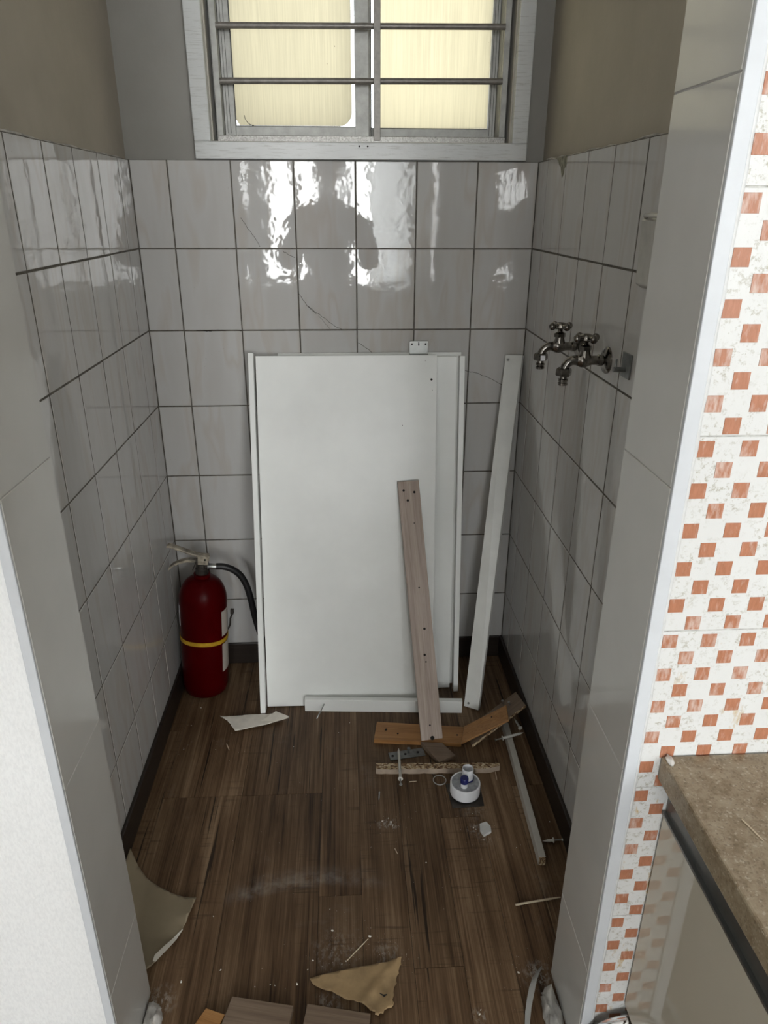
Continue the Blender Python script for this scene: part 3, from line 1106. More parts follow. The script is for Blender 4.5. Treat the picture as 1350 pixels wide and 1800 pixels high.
obj('channel', MB().box(0.941 - ox, 0.9555 - ox, -1.73 - oy, KY - 0.004 - oy, 0.5455, 0.598), DARKALU, cb, bevel=0.0006)
obj('channel_lip', MB().box(0.9355 - ox, 0.941 - ox, -1.73 - oy, KY - 0.004 - oy, 0.5455, 0.5500), DARKALU, cb)
obj('plinth', MB().box(1.02 - ox, 1.898 - ox, -1.68 - oy, -1.30 - oy, 0.0, 0.132), DARKALU, cb)
obj('top_rail', MB().box(0.956 - ox, 1.898 - ox, -1.73 - oy, KY - 0.004 - oy, 0.5985, 0.6078), DARKALU, cb)
# lump of filler on the worktop corner
mb = MB().ball((0, 0, 0.002), 0.0065, 12, 8, (0.7, 1.5, 0.5))
mb.v = [tuple(c * (1 + 0.5 * mnoise.noise(Vector(v) * 260)) for c in v) for v in mb.v]
tag(obj('filler_lump', mb, PLASTER, loc=(0.9275, KY - 0.012, 0.6462), smooth=60), 'white lump of filler on the back corner of the countertop', 'filler')
# bits on the worktop
def stick(name, a, b, r, mat, label, cat, group=None, n=7):
    a, b = Vector(a), Vector(b)
    d = (b - a) / 2
    mid = (a + b) / 2
    o = obj(name, MB().tube([-d, -d * 0.3 + Vector((0, 0, r * .3)), d * 0.4, d], [r, r * 0.9, r, r * 0.5], n), mat, loc=mid, smooth=50)
    return tag(o, label, cat, group)


stick('straw_sliver', (0.9720, -1.3010, 0.6476), (0.9810, -1.3330, 0.6476), 0.0010, TWIG, 'thin pale sliver lying on the brown countertop', 'splinter')

# chrome waste pipe under the cabinet
cp = empty('chrome_pipe', (0.93, -1.24, 0.0))
tag(cp, 'bright chrome pipe bending out from under the cabinet', 'pipe')
pts = smooth_path([(0.20, 0.031, 0.120), (0.05, 0.031, 0.121), (0.01, 0.031, 0.121), (-0.018, 0.031, 0.114), (-0.038, 0.031, 0.098), (-0.050, 0.031, 0.074), (-0.055, 0.031, 0.040), (-0.056, 0.031, 0.0)])
obj('bend', MB().tube(pts, 0.0105, 20), BRIGHTCHROME, cp, smooth=50)
obj('collar', MB().lathe([(0.0115, 0), (0.0145, 0.001), (0.0145, 0.010), (0.0115, 0.011)], 24, o=(-0.056, 0.031, 0.0)), BRIGHTCHROME, cp, smooth=40)
pts2 = smooth_path([(0.20, 0.012, 0.104), (0.05, 0.012, 0.104), (0.01, 0.012, 0.102), (-0.012, 0.012, 0.094), (-0.028, 0.012, 0.074), (-0.035, 0.012, 0.035), (-0.036, 0.012, 0.0)])
obj('second_bend', MB().tube(pts2, 0.0105, 18), BRIGHTCHROME, cp, smooth=50)

# ================================================================== fire extinguisher
ex = empty('fire_extinguisher', (0.0735, -0.128, 0.0), (math.radians(0.5), math.radians(3.6), 0))
tag(ex, 'red fire extinguisher with a yellow band in the left corner', 'fire extinguisher')
R = 0.0665
prof = [(0.0001, 0.004), (0.050, 0.004), (0.056, 0.0045), (0.0605, 0.009), (0.0625, 0.018), (0.0640, 0.022), (R, 0.030), (R, 0.150), (R, 0.27), (R, 0.305)]
for i in range(1, 11):
    a = math.pi / 2 * i / 10
    prof.append((0.018 + (R - 0.018) * math.cos(a), 0.305 + 0.072 * math.sin(a)))
prof += [(0.019, 0.382)]
obj('cylinder', MB().lathe(prof, 56), RED, ex, smooth=50)
obj('neck_ring', MB().lathe([(0.018, 0.378), (0.023, 0.379), (0.023, 0.388), (0.018, 0.389)], 28, ring=True), RED, ex, smooth=40)
val = obj('valve', MB().lathe([(0.0165, 0.386), (0.0175, 0.392), (0.0175, 0.405), (0.0150, 0.407), (0.0150, 0.418)], 24).box(-0.014, 0.016, -0.010, 0.010, 0.410, 0.432), DARKMETAL, ex, bevel=0.001)


def lever(pts, hw, th):
    mb = MB()
    vs, fs = [], []
    for (x, z) in pts:
        vs += [(x, -hw, z - th), (x, -hw, z), (x, hw, z), (x, hw, z - th)]
    n = len(pts)
    for i in range(n - 1):
        a = 4 * i
        for k in range(4):
            fs.append((a + k, a + (k + 1) % 4, a + 4 + (k + 1) % 4, a + 4 + k))
    fs += [(3, 2, 1, 0), tuple(4 * (n - 1) + k for k in range(4))]
    return mb.add(vs, fs)


lv = obj('lever', lever([(0.022, 0.440), (0.010, 0.446), (-0.010, 0.448), (-0.035, 0.456), (-0.065, 0.467), (-0.084, 0.473), (-0.091, 0.472)], 0.0105, 0.006), CREAMMETAL, ex, bevel=0.0015)
lv['label'] = 'worn cream upper lever'
obj('lever_cheek', MB().box(-0.008, 0.020, -0.0125, -0.0105, 0.420, 0.4445), CREAMMETAL, lv, bevel=0.0006)
obj('lever_cheek', MB().box(-0.008, 0.020, 0.0105, 0.0125, 0.420, 0.4445), CREAMMETAL, lv, bevel=0.0006)
obj('rivet', MB().cyl((0.012, -0.0142, 0.436), (0.012, 0.0142, 0.436), 0.0028, n=12), HOLE, lv)
hd = obj('carry_grip', lever([(-0.004, 0.428), (-0.020, 0.432), (-0.040, 0.431), (-0.060, 0.425), (-0.077, 0.416), (-0.088, 0.405), (-0.090, 0.400)], 0.0095, 0.007), CREAMMETAL, ex, bevel=0.0015)
hd['label'] = 'worn cream lower carrying grip'
obj('rivet', MB().cyl((-0.014, -0.0108, 0.4265), (-0.014, 0.0108, 0.4265), 0.0026, n=12), HOLE, hd)
obj('safety_pin', MB().tube([(-0.010, -0.0135, 0.441), (-0.012, -0.016, 0.432), (-0.016, -0.016, 0.420), (-0.020, -0.0145, 0.410), (-0.022, -0.0145, 0.404)], 0.0012, 8), DARKMETAL, ex, smooth=60)
cpn = obj('coupling', MB().lathe([(0.0078, 0.016), (0.0085, 0.020), (0.0085, 0.040), (0.0078, 0.042)], 20, o=(0, 0, 0.4105), axis='x'), STEEL, ex, smooth=40)
hp = [(0.040, 0.0, 0.4105), (0.060, 0.002, 0.4095), (0.082, 0.006, 0.400), (0.104, 0.012, 0.378), (0.120, 0.016, 0.345), (0.130, 0.020, 0.305), (0.137, 0.024, 0.265), (0.145, 0.028, 0.222), (0.156, 0.030, 0.180), (0.166, 0.030, 0.150)]


obj('hose', MB().tube(smooth_path(hp), 0.0092, 14), RUBBER, ex, smooth=60)
# yellow band, slightly slanted
bd = MB()
n = 56
for k in range(n):
    a = 2 * math.pi * k / n
    zz = 0.190 + 0.0015 * math.sin(3 * a) - 0.004 * math.cos(a - 1.2)
    for rr, dz in ((R + 0.0004, -0.0065), (R + 0.0016, -0.006), (R + 0.0016, 0.006), (R + 0.0004, 0.0065)):
        bd.v.append((rr * math.cos(a), rr * math.sin(a), zz + dz))
for k in range(n):
    j = (k + 1) % n
    for q in range(4):
        bd.f.append((4 * k + q, 4 * j + q, 4 * j + (q + 1) % 4, 4 * k + (q + 1) % 4))
        bd.m.append(0)
obj('band', bd, YELLOW, ex, smooth=60)['label'] = 'yellow plastic band'
clip = obj('hose_clip', MB().tube([(R, 0.012, 0.20), (R + 0.006, 0.012, 0.215), (R + 0.007, 0.012, 0.236), (R + 0.012, 0.012, 0.250), (R + 0.013, 0.012, 0.262)], 0.0025, 8).box(R + 0.008, R + 0.017, 0.006, 0.018, 0.254, 0.266), DARKMETAL, ex)


def wrap_label(a0, a1, z0, z1, mat):
    mb = MB()
    n = 10
    for i in range(n + 1):
        a = math.radians(a0 + (a1 - a0) * i / n)
        for rr in (R + 0.0001, R + 0.0006):
            for z in (z0, z1):
                mb.v.append((rr * math.cos(a), rr * math.sin(a), z))
    for i in range(n):
        a = 4 * i
        mb.f += [(a + 2, a + 6, a + 7, a + 3), (a, a + 1, a + 5, a + 4), (a + 1, a + 3, a + 7, a + 5), (a, a + 4, a + 6, a + 2)]
    mb.f += [(0, 2, 3, 1), (4 * n, 4 * n + 1, 4 * n + 3, 4 * n + 2)]
    mb.m = [0] * len(mb.f)
    return mb


obj('instruction_label', wrap_label(-32, 28, 0.205, 0.285, LABELM), LABELM, ex, smooth=60)
obj('instruction_label', wrap_label(-32, 28, 0.085, 0.178, LABELM), LABELM, ex, smooth=60)
obj('inspection_sticker', wrap_label(-168, -152, 0.235, 0.300, LABELM), WHITEPL, ex, smooth=60)

# ================================================================== leaning white boards


def lean(name, mats, xl0, xr0, xl1, xr1, yb, yt, zt, t, z0=0.0, parent=None, skew=0.0, bevel=0.0008):
    """upright board leaning back: front face bottom corners (xl0..xr0, yb), top corners (xl1..xr1, yt, zt)"""
    o = Vector(((xl0 + xr0) / 2, yb, z0))
    up = Vector(((xl1 + xr1) / 2 - (xl0 + xr0) / 2, yt - yb, zt - z0)).normalized()
    nrm = Vector((0, -(zt - z0), (yt - yb))).normalized()      # towards the viewer
    if nrm.y > 0:
        nrm = -nrm
    f = [Vector((xl0, yb, z0)), Vector((xr0, yb - skew, z0)), Vector((xr1, yt - skew * 0.2, zt)), Vector((xl1, yt, zt))]
    bk = [q - nrm * t for q in f]
    low = min(q.z for q in bk + f)
    sh = Vector((0, 0, -low)) if z0 == 0 else Vector((0, 0, 0))
    mb = MB().hexa([q - o + sh for q in f], [q - o + sh for q in bk])
    e = obj(name, mb, mats, parent, loc=o, bevel=bevel)
    return e, o, up, nrm


C_, cO, cU, cN = lean('white_sheet', MELA2, 0.326, 0.8110, 0.3285, 0.8165, -0.1455, -0.0093, 0.9685, 0.0085)
tag(C_, 'thin white sheet rearmost of the leaning boards, steel bracket on top', 'board', 'white boards leaning on the back wall')
A_, aO, aU, aN = lean('white_board', MELA, 0.3300, 0.8005, 0.3310, 0.8025, -0.1670, -0.0285, 0.960, 0.015)
tag(A_, 'white cabinet panel showing as a strip right of the big front board', 'board', 'white boards leaning on the back wall')
B_, bO, bU, bN = lean('white_board', MELA, 0.2655, 0.7400, 0.2745, 0.7470, -0.2310, -0.0455, 0.9670, 0.015, skew=0.006)
tag(B_, 'big white board in front with one dark screw hole top right', 'board', 'white boards leaning on the back wall')
for (px, pz, rr) in ((0.7326, 0.9076, 0.0030), (0.716, 0.955, 0.0008), (0.735, 0.880, 0.0008), (0.655, 0.79, 0.0012)):
    tt = pz / 0.967
    py = -0.2310 + (0.188) * tt - 0.004
    q = Vector((px, py, pz)) - bO
    obj('screw_hole', MB().cyl(q + bN * -0.001, q + bN * 0.0008, rr, n=14), HOLE, B_)
# grey imprint of a bracket on the front board
q = Vector((0.728, -0.2310 + 0.188 * 0.925 - 0.0035, 0.895)) - bO
L_, lO, lU, lN = lean('white_lath', MELA, 0.2492, 0.2634, 0.2560, 0.2698, -0.2650, -0.052, 0.9725, 0.030)
tag(L_, 'narrow white rail standing at the left edge of the big board', 'board', 'narrow white rails')
R2_, rO, rU, rN = lean('white_lath', MELA, 0.8088, 0.8225, 0.8090, 0.8225, -0.1890, -0.037, 0.9610, 0.022)
tag(R2_, 'narrow white rail standing at the right edge of the leaning boards', 'board', 'narrow white rails')
# hanger bracket on the back sheet
q = Vector((0.7015, -0.0098, 0.9640)) - cO
hb = obj('hanger_bracket', MB().box(q.x - 0.0245, q.x + 0.0245, q.y - 0.0035, q.y - 0.0020, q.z + 0.004, q.z + 0.036)
         .box(q.x - 0.0245, q.x + 0.0245, q.y - 0.0125, q.y + 0.006, q.z + 0.0025, q.z + 0.0045)
         .box(q.x - 0.0245, q.x + 0.0245, q.y - 0.0125, q.y - 0.0110, q.z - 0.0002, q.z + 0.003), STEEL, C_, bevel=0.0004)
hb['label'] = 'shiny steel hanger bracket with keyhole slot'
for dx_ in (-0.018, 0.018):
    obj('screw_hole', MB().cyl(q + Vector((dx_, -0.0042, 0.028)), q + Vector((dx_, -0.0030, 0.028)), 0.0024, n=12), HOLE, hb)
obj('keyhole_slot', MB().cyl(q + Vector((0, -0.0042, 0.026)), q + Vector((0, -0.0030, 0.026)), 0.0022, n=12).box(q.x - 0.0014, q.x + 0.0014, q.y - 0.0042, q.y - 0.003, q.z + 0.026, q.z + 0.033), HOLE, hb)
obj('screw_hole', MB().cyl(q + Vector((0.001, -0.0133, 0.0012)), q + Vector((0.001, -0.0120, 0.0012)), 0.0014, n=12), HOLE, hb)

# tall narrow strip leaning into the right corner
a0, a1 = Vector((0.829, -0.258, 0.0)), Vector((0.8665, -0.2815, 0.0))
b0, b1 = Vector((0.9345, -0.018, 0.9585)), Vector((0.9800, -0.020, 0.9585))
nrm = (a1 - a0).cross(b0 - a0).normalized()
if nrm.y > 0:
    nrm = -nrm
o = (a0 + a1) / 2
fr = [a0, a1 + Vector((0.001, 0.002, -0.0)), b1, b0]
mb = MB().hexa([x - o for x in fr], [x - o - nrm * 0.015 for x in fr])
low = min(v[2] for v in mb.v)
mb.v = [(v[0], v[1], v[2] - low) for v in mb.v]
ts = obj('tall_strip', mb, MELA2, loc=o, bevel=0.0008)
tag(ts, 'tall narrow off-white strip leaning in the right back corner, screw at each end', 'board')
for p in (b0 * 0.80 + b1 * 0.20 - Vector((0.0010, 0.003, 0.012)), a0 * 0.75 + a1 * 0.25 + Vector((0.0035, 0.003, 0.012))):
    p = p - o - Vector((0, 0, low))
    # project on the face plane
    d = (p - (a0 - o - Vector((0, 0, low)))).dot(nrm)
    p = p - nrm * d
    sc_ = obj('screw', MB().cyl(p - nrm * 0.001, p + nrm * 0.0022, 0.0036, 0.0028, n=14).box(p.x - 0.0004, p.x + 0.0004, p.y - 0.003, p.y + 0.001, p.z - 0.002, p.z + 0.002), STEEL, ts)

# white rail lying at the foot of the boards
ra, rb = Vector((0.3735, -0.2535, 0.0)), Vector((0.8195, -0.2845, 0.0))
rl, rm = board('skirting_rail', [MELA, CHIP], ra + Vector((0, 0, 0.0)), rb, (0, 0, 1), 0.040, 0.016, bevel=0.0012)
tag(rl, 'white rail lying across the foot of the leaning boards, bent nail in it', 'board')
nl = rm.inverted() @ Matrix.Identity(4)
p0 = rm.inverted() @ Vector((0.4290, -0.2560, 0.0255))
p1 = rm.inverted() @ Vector((0.4225, -0.2760, 0.0235))
p2 = rm.inverted() @ Vector((0.4150, -0.2890, 0.0165))
p3 = rm.inverted() @ Vector((0.4085, -0.2960, 0.0070))
nn = obj('bent_nail', MB().tube(smooth_path([p0, p1, p2, p3], 5), 0.0019, 8), STEEL, rl, smooth=60)

# ================================================================== oak slat leaning on the boards
sa, sb_ = Vector((0.6900, -0.4150, 0.0190)), Vector((0.7480, -0.4125, 0.0190))
ta, tb = Vector((0.6405, -0.1255, 0.6460)), Vector((0.6985, -0.1250, 0.6490))
xd = (ta - sa)
m = frame(sa, xd, sb_ - sa)
L = xd.length
mb = MB().box(0, L, 0, 0.058, -0.0085, 0)
zdir = m.to_3x3() @ Vector((0, 0, 1))
if zdir.y > 0:                       # face normal must look at the viewer
    mb = MB().box(0, L, 0, 0.058, 0, 0.0085)
slat = obj('oak_batten', mb, OAK, mw=m, bevel=0.0008)
tag(slat, 'long bleached oak slat with screw holes leaning on the white board', 'slat')
fz = 1 if zdir.y <= 0 else -1
for (u, v, r_) in ((0.965, 0.25, 0.0032), (0.955, 0.74, 0.0034), (0.925, 0.40, 0.0034), (0.835, 0.60, 0.0016), (0.585, 0.55, 0.0022), (0.425, 0.62, 0.0034), (0.325, 0.52, 0.0034), (0.298, 0.55, 0.0022), (0.055, 0.46, 0.0024)):
    obj('screw_hole', MB().cyl((u * L, v * 0.058, -0.0003 * fz), (u * L, v * 0.058, 0.0005 * fz), r_, n=14), HOLE, slat)
obj('notch', MB().cyl((0.004, 0.030, -0.0003 * fz), (0.004, 0.030, 0.0006 * fz), 0.0055, n=16), HOLE, slat)


def flat_piece(name, mats, pts, t, label, cat, group=None, edge=None, bevel=0.0006):
    """flat board lying on something: top corners pts (may slope), thickness t below"""
    P = [Vector(p) for p in pts]
    c = sum(P, Vector()) / len(P)
    nn_ = (P[1] - P[0]).cross(P[-1] - P[0]).normalized()
    if nn_.z < 0:
        nn_ = -nn_
    o = c - nn_ * t
    xdir = (P[1] - P[0])
    m = frame(o, xdir, nn_.cross(xdir))
    inv = m.inverted()
    n = len(P)
    top = [inv @ p for p in P]
    bot = [inv @ (p - nn_ * t) for p in P]
    mb = MB().add(bot + top, [tuple(range(n - 1, -1, -1)), tuple(range(n, 2 * n))])
    for i in range(n):
        j = (i + 1) % n
        mb.add([bot[i], bot[j], top[j], top[i]], [(0, 1, 2, 3)], 1 if (edge and i in edge) else 0)
    ob = obj(name, mb, mats, mw=m, bevel=bevel)
    if label:
        tag(ob, label, cat, group)
    return ob, m


blk, _ = flat_piece('oak_offcut', OAK_BROWN, [(0.6890, -0.4140, 0.0150), (0.7455, -0.4210, 0.0150), (0.7735, -0.4690, 0.0150), (0.7275, -0.4915, 0.0150)], 0.0148,
                    'short brown oak offcut at the foot of the leaning slat', 'offcut', 'wood offcuts on the floor')
og, gm = flat_piece('amber_batten', [OAK_ORANGE, CHIP], [(0.5755, -0.3240, 0.0125), (0.8140, -0.3580, 0.0125), (0.7960, -0.4230, 0.0125), (0.5645, -0.3960, 0.0125)], 0.0122,
                    'bent amber oak slat lying behind the foot of the leaning slat', 'slat')
gi = gm.inverted()
P2 = [Vector(p) for p in ((0.8140, -0.3585, 0.0150), (0.9275, -0.3500, 0.0755), (0.9215, -0.4090, 0.0735), (0.7960, -0.4235, 0.0150))]
nn_ = (P2[1] - P2[0]).cross(P2[3] - P2[0]).normalized()
if nn_.z < 0:
    nn_ = -nn_
mb = MB().hexa([gi @ (p - nn_ * 0.0050) for p in P2], [gi @ p for p in P2])
ar = obj('bent_arm', mb, OAK_ORANGE, og, bevel=0.0006)
for p in ((0.5985, -0.3600, 0.0125), (0.600, -0.357, 0.0125), (0.630, -0.3760, 0.0125), (0.7900, -0.3900, 0.0125)):
    c = gi @ Vector(p)
    obj('screw_hole', MB().cyl(c - Vector((0, 0, 0.0003)) * (1 if True else 0), c + (gi.to_3x3() @ Vector((0, 0, 0.0006))), 0.0026, n=12), HOLE, og)
c = P2[0] * 0.25 + P2[1] * 0.45 + P2[2] * 0.2 + P2[3] * 0.1
obj('screw_hole', MB().cyl(gi @ (c - nn_ * 0.0003), gi @ (c + nn_ * 0.0006), 0.0022, n=12), HOLE, og)
# grey-brown board below it, its end resting on the skirting
PD = [Vector(p) for p in ((0.8170, -0.3640, 0.0060), (0.9665, -0.2950, 0.0750), (0.9785, -0.3600, 0.0795), (0.8230, -0.4290, 0.0075))]
ob, dm = flat_piece('broken_board', [OAK_BROWN, CHIP], [p + Vector((0, 0, 0.0020)) for p in PD], 0.0075,
                    'grey-brown broken chipboard strip propped on the right baseboard', 'offcut', 'wood offcuts on the floor', edge=(1, 2, 3))
di = dm.inverted()
for p in ((0.928, -0.322, 0.0590), (0.9420, -0.338, 0.0660)):
    c = di @ Vector(p)
    obj('screw', MB().cyl(c, c + Vector((0, 0, 0.010)), 0.0016, n=8).cyl(c + Vector((0, 0, 0.010)), c + Vector((0, 0, 0.0115)), 0.0034, n=12), STEEL, ob)

# chipboard strip
random.seed(21)
n = 26
mb = MB()
vs = []
for i in range(n + 1):
    t = i / n
    xx = -0.158 + 0.316 * t
    j = random.uniform(-.0009, .0009)
    back = 0.0105 + j
    fr_ = -0.0105 + random.uniform(-.0012, .0012)
    zt = 0.0145 + random.uniform(-.0008, .0008)
    if i >= n - 2:
        fr_ += 0.006 * (i - n + 3) * 0.5
        back -= random.uniform(0, .004)
    vs += [(xx, back, 0.0), (xx, back, zt), (xx, fr_, zt), (xx, fr_ - 0.001, 0.0)]
mb.v = vs
for i in range(n):
    a = 4 * i
    for k in range(4):
        mb.f.append((a + k, a + 4 + k, a + 4 + (k + 1) % 4, a + (k + 1) % 4))
        mb.m.append(0 if k == 1 else (1 if k == 2 else 0))
mb.f += [(0, 1, 2, 3), (4 * n + 3, 4 * n + 2, 4 * n + 1, 4 * n)]
mb.m += [0, 0]
cs = obj('chipboard_strip', mb, [CHIP, plain('raw_pale_edge', (0.40, 0.32, 0.25), 0.7, var=0.12)], loc=(0.7235, -0.5050, 0.0), rot=(0, 0, math.radians(-2.4)))
tag(cs, 'straight raw chipboard strip lying behind the white drain fitting', 'strip')

# long grey-white rail on the floor by the right wall
fa, fb = Vector((0.9275, -0.3600, 0.0)), Vector((0.9150, -0.8020, 0.0))
ln = (fb - fa).length
m = frame(fa, fb - fa, (1, 0, 0))
zd = (m.to_3x3() @ Vector((0, 0, 1))).z
za, zb = (0, 0.024) if zd > 0 else (-0.024, 0)
zt = zb if zd > 0 else za
mb = MB()
mb.box(0, ln, -0.0075, 0.0075, za, zb)
lr = obj('floor_rail', mb, [GREYMEL], mw=m, bevel=0.0006)
tag(lr, 'long thin grey-white rail lying along the right wall', 'rail')
random.seed(5)
mb = MB()
mb.box(ln, ln + 0.0025, -0.0068, 0.0068, min(za, zb) + 0.001, max(za, zb) - 0.001)
for i in range(9):
    mb.ball((ln + 0.002, random.uniform(-.005, .005), (za + zb) / 2 + random.uniform(-.010, .010)), 0.0028, 7, 5, (1.2, 1, 1))
obj('broken_end', mb, CHIP, lr)['label'] = 'broken raw chipboard end'

# ================================================================== drain fitting
dr = empty('drain_fitting', (0.7790, -0.5900, 0.0))
tag(dr, 'white round plastic drain fitting with pipe stub and blue-capped tube', 'drain fitting')
obj('base_plate', MB().prism([(-0.043, 0.034), (0.043, 0.040), (0.041, -0.040), (-0.036, -0.044)], 0.0, 0.003), DARKMETAL, dr, bevel=0.0008)
obj('rubber_ring', MB().lathe([(0.030, 0.003), (0.0345, 0.003), (0.0345, 0.008), (0.030, 0.008)], 40, ring=True), RUBBER, dr, smooth=40)
obj('cup', MB().lathe([(0.0345, 0.007), (0.0362, 0.009), (0.0368, 0.012), (0.0368, 0.037), (0.0362, 0.0395), (0.0345, 0.0405), (0.0330, 0.0395), (0.0330, 0.037)], 56, open_=True), WHITEPL, dr, smooth=40)
obj('lid', MB().lathe([(0.0001, 0.0388), (0.0334, 0.0388)], 48, open_=True), GREYPL, dr, smooth=40)
so, to = (0.0065, 0.011, 0), (-0.0055, -0.014, 0)
obj('pipe_stub', MB().lathe([(0.0138, 0.0385), (0.0138, 0.071), (0.0133, 0.0725), (0.0122, 0.0725), (0.0118, 0.071), (0.0118, 0.041), (0.0001, 0.041)], 36, o=so, open_=True), WHITEPL, dr, smooth=40)
obj('clamp_ring', MB().lathe([(0.0139, 0.0390), (0.0154, 0.0394), (0.0154, 0.0425), (0.0139, 0.0430)], 32, o=so, ring=True), BLUE, dr, smooth=40)
obj('small_tube', MB().lathe([(0.0082, 0.0388), (0.0082, 0.052), (0.0072, 0.053)], 28, o=to), WHITEPL, dr, smooth=40)
obj('blue_cap', MB().lathe([(0.0088, 0.0515), (0.0098, 0.0522), (0.0098, 0.0650), (0.0088, 0.0665), (0.0001, 0.0668)], 28, o=to), BLUE, dr, smooth=40)['label'] = 'navy blue cap'
# thin translucent ring beside it
mb = MB().lathe([(0.0155, 0.0), (0.0168, 0.0), (0.0168, 0.0022), (0.0155, 0.0022)], 36, ring=True)
rg = obj('seal_ring', mb, FILMSTRIP, loc=(0.7235, -0.5405, 0.0003), smooth=40)
tag(rg, 'thin translucent seal ring on the floor beside the drain fitting', 'ring')

# ================================================================== anchors, screws, bracket


def anchor(loc, yaw, pitch, L, label, scr=True):
    """plastic wall plug lying down with its screw sticking out"""
    e = empty('wall_anchor', loc, (0, math.radians(pitch), math.radians(yaw)))
    tag(e, label, 'wall anchor', 'white wall anchors on the floor')
    prof = [(0.0004, -L / 2), (0.0024, -L / 2 + 0.008), (0.0034, -L / 2 + 0.014)]
    z = -L / 2 + 0.014
    while z < L / 2 - 0.008:
        prof += [(0.0038, z + 0.001), (0.0031, z + 0.005)]
        z += 0.006
    prof += [(0.0034, L / 2 - 0.003), (0.0062, L / 2 - 0.0015), (0.0062, L / 2), (0.003, L / 2)]
    obj('plug', MB().lathe(prof, 12, axis='x'), ANCHOR, e, smooth=50)
    if scr:
        obj('screw', MB().cyl((L / 2 - 0.002, 0, 0), (L / 2 + 0.018, 0, 0), 0.0017, n=8).cyl((L / 2 + 0.018, 0, 0), (L / 2 + 0.0205, 0, 0), 0.0022, 0.0040, n=12), STEEL, e, smooth=50)
    return e


anchor((0.6255, -0.4960, 0.0195), -92, -6, 0.125, 'cream wall anchor and screw lying across the chipboard strip')
anchor((0.9330, -0.4235, 0.0335), 192, 5, 0.060, 'cream wall anchor with long screw lying over the grey-white rail')
anchor((0.9655, -0.3430, 0.0065), -80, 0, 0.042, 'short cream wall anchor under the propped broken board', False)
anchor((0.9445, -0.7445, 0.0065), 2, 0, 0.026, 'small wall anchor with screw between grey-white rail and right wall')
mb = MB().box(-0.047, 0.047, -0.0145, 0.0145, 0.0, 0.0022)
br = obj('steel_bracket', mb, DULLSTEEL, loc=(0.6490, -0.4440, 0.0002), rot=(0, 0, math.radians(9)), bevel=0.0005)
tag(br, 'flat steel bracket with a bolt on the floor beside the oak slat', 'bracket')
for xx in (-0.038, -0.004, 0.030):
    obj('screw_hole', MB().cyl((xx, 0, 0.0018), (xx, 0, 0.0027), 0.0036, n=14), HOLE, br)
obj('bolt', MB().cyl((0.006, 0.004, 0.002), (0.006, 0.004, 0.014), 0.0030, n=12).cyl((0.006, 0.004, 0.014), (0.006, 0.004, 0.017), 0.0048, n=6), DULLSTEEL, br)

for a, b, r_, lab in (((0.1705, -0.3800), (0.1810, -0.4050), 0.0011, 'small pale nail on the floor below the cream paper'),
                      ((0.5708, -0.5730), (0.5682, -0.5990), 0.0019, 'short screw standing out left of the drain fitting'),
                      ((0.6475, -0.5425), (0.6655, -0.5412), 0.0012, 'tiny screw on the floor between chipboard strip and drain fitting'),
                      ((0.8690, -0.5200), (0.8672, -0.5470), 0.0011, 'thin nail at the right end of the chipboard strip'),
                      ((0.5968, -0.7430), (0.6022, -0.7580), 0.0010, 'tiny nail on the open floor in front of the drain fitting')):
    e = stick('loose_nail', (*a, r_), (*b, r_), r_, STEEL if r_ > 0.0012 else TWIG, lab, 'nail', 'loose nails and screws on the floor')
stick('wood_splinter', (0.8355, -0.8985, 0.0026), (0.9330, -0.8860, 0.0030), 0.0024, TWIG, 'pale wood splinter on the floor near the right jamb', 'splinter')
stick('thin_splinter', (0.4880, -0.9985, 0.0012), (0.5300, -0.9560, 0.0014), 0.0011, TWIG, 'thin white splinter on the floor behind the brown kraft paper', 'splinter')

# clear plastic chip
random.seed(8)
cc = [(0.7985, -0.6875), (0.8150, -0.6820), (0.8225, -0.6960), (0.8215, -0.7115), (0.8020, -0.7220), (0.7960, -0.7060)]
mb = MB().prism([(x - 0.809, y + 0.702) for x, y in cc], 0.0, 0.007)
tag(obj('plastic_chip', mb, CLEARCHIP, loc=(0.809, -0.702, 0.0), bevel=0.0012), 'broken clear plastic chip in front of the drain fitting', 'plastic chip')


# ================================================================== papers


def sheet(name, outline, mat, hfun, label, cat, t=0.0006, res=0.008, mat2=None):
    """paper lying on the floor: the outline filled with a grid, lifted by hfun(x, y)"""
    xs_ = [p[0] for p in outline]
    ys_ = [p[1] for p in outline]
    cx, cy = sum(xs_) / len(xs_), sum(ys_) / len(ys_)
    bm = bmesh.new()
    vv = [bm.verts.new((x - cx, y - cy, 0)) for x, y in outline]
    bm.faces.new(vv)
    k = min(xs_) + res
    while k < max(xs_):
        bmesh.ops.bisect_plane(bm, geom=bm.verts[:] + bm.edges[:] + bm.faces[:], plane_co=(k - cx, 0, 0), plane_no=(1, 0, 0))
        k += res
    k = min(ys_) + res
    while k < max(ys_):
        bmesh.ops.bisect_plane(bm, geom=bm.verts[:] + bm.edges[:] + bm.faces[:], plane_co=(0, k - cy, 0), plane_no=(0, 1, 0))
        k += res
    for v in bm.verts:
        v.co.z = hfun(v.co.x + cx, v.co.y + cy)
    bmesh.ops.recalc_face_normals(bm, faces=bm.faces)
    if sum(f.normal.z for f in bm.faces) < 0:
        bmesh.ops.reverse_faces(bm, faces=bm.faces)
    for f in bm.faces:
        f.smooth = True
    me = bpy.data.meshes.new(name)
    bm.to_mesh(me)
    bm.free()
    me.materials.append(mat)
    o = obj(name, me, mat, loc=(cx, cy, 0.0008))
    s = o.modifiers.new('thickness', 'SOLIDIFY')
    s.thickness, s.offset = t, 1.0
    if label:
        tag(o, label, cat)
    return o, cx, cy


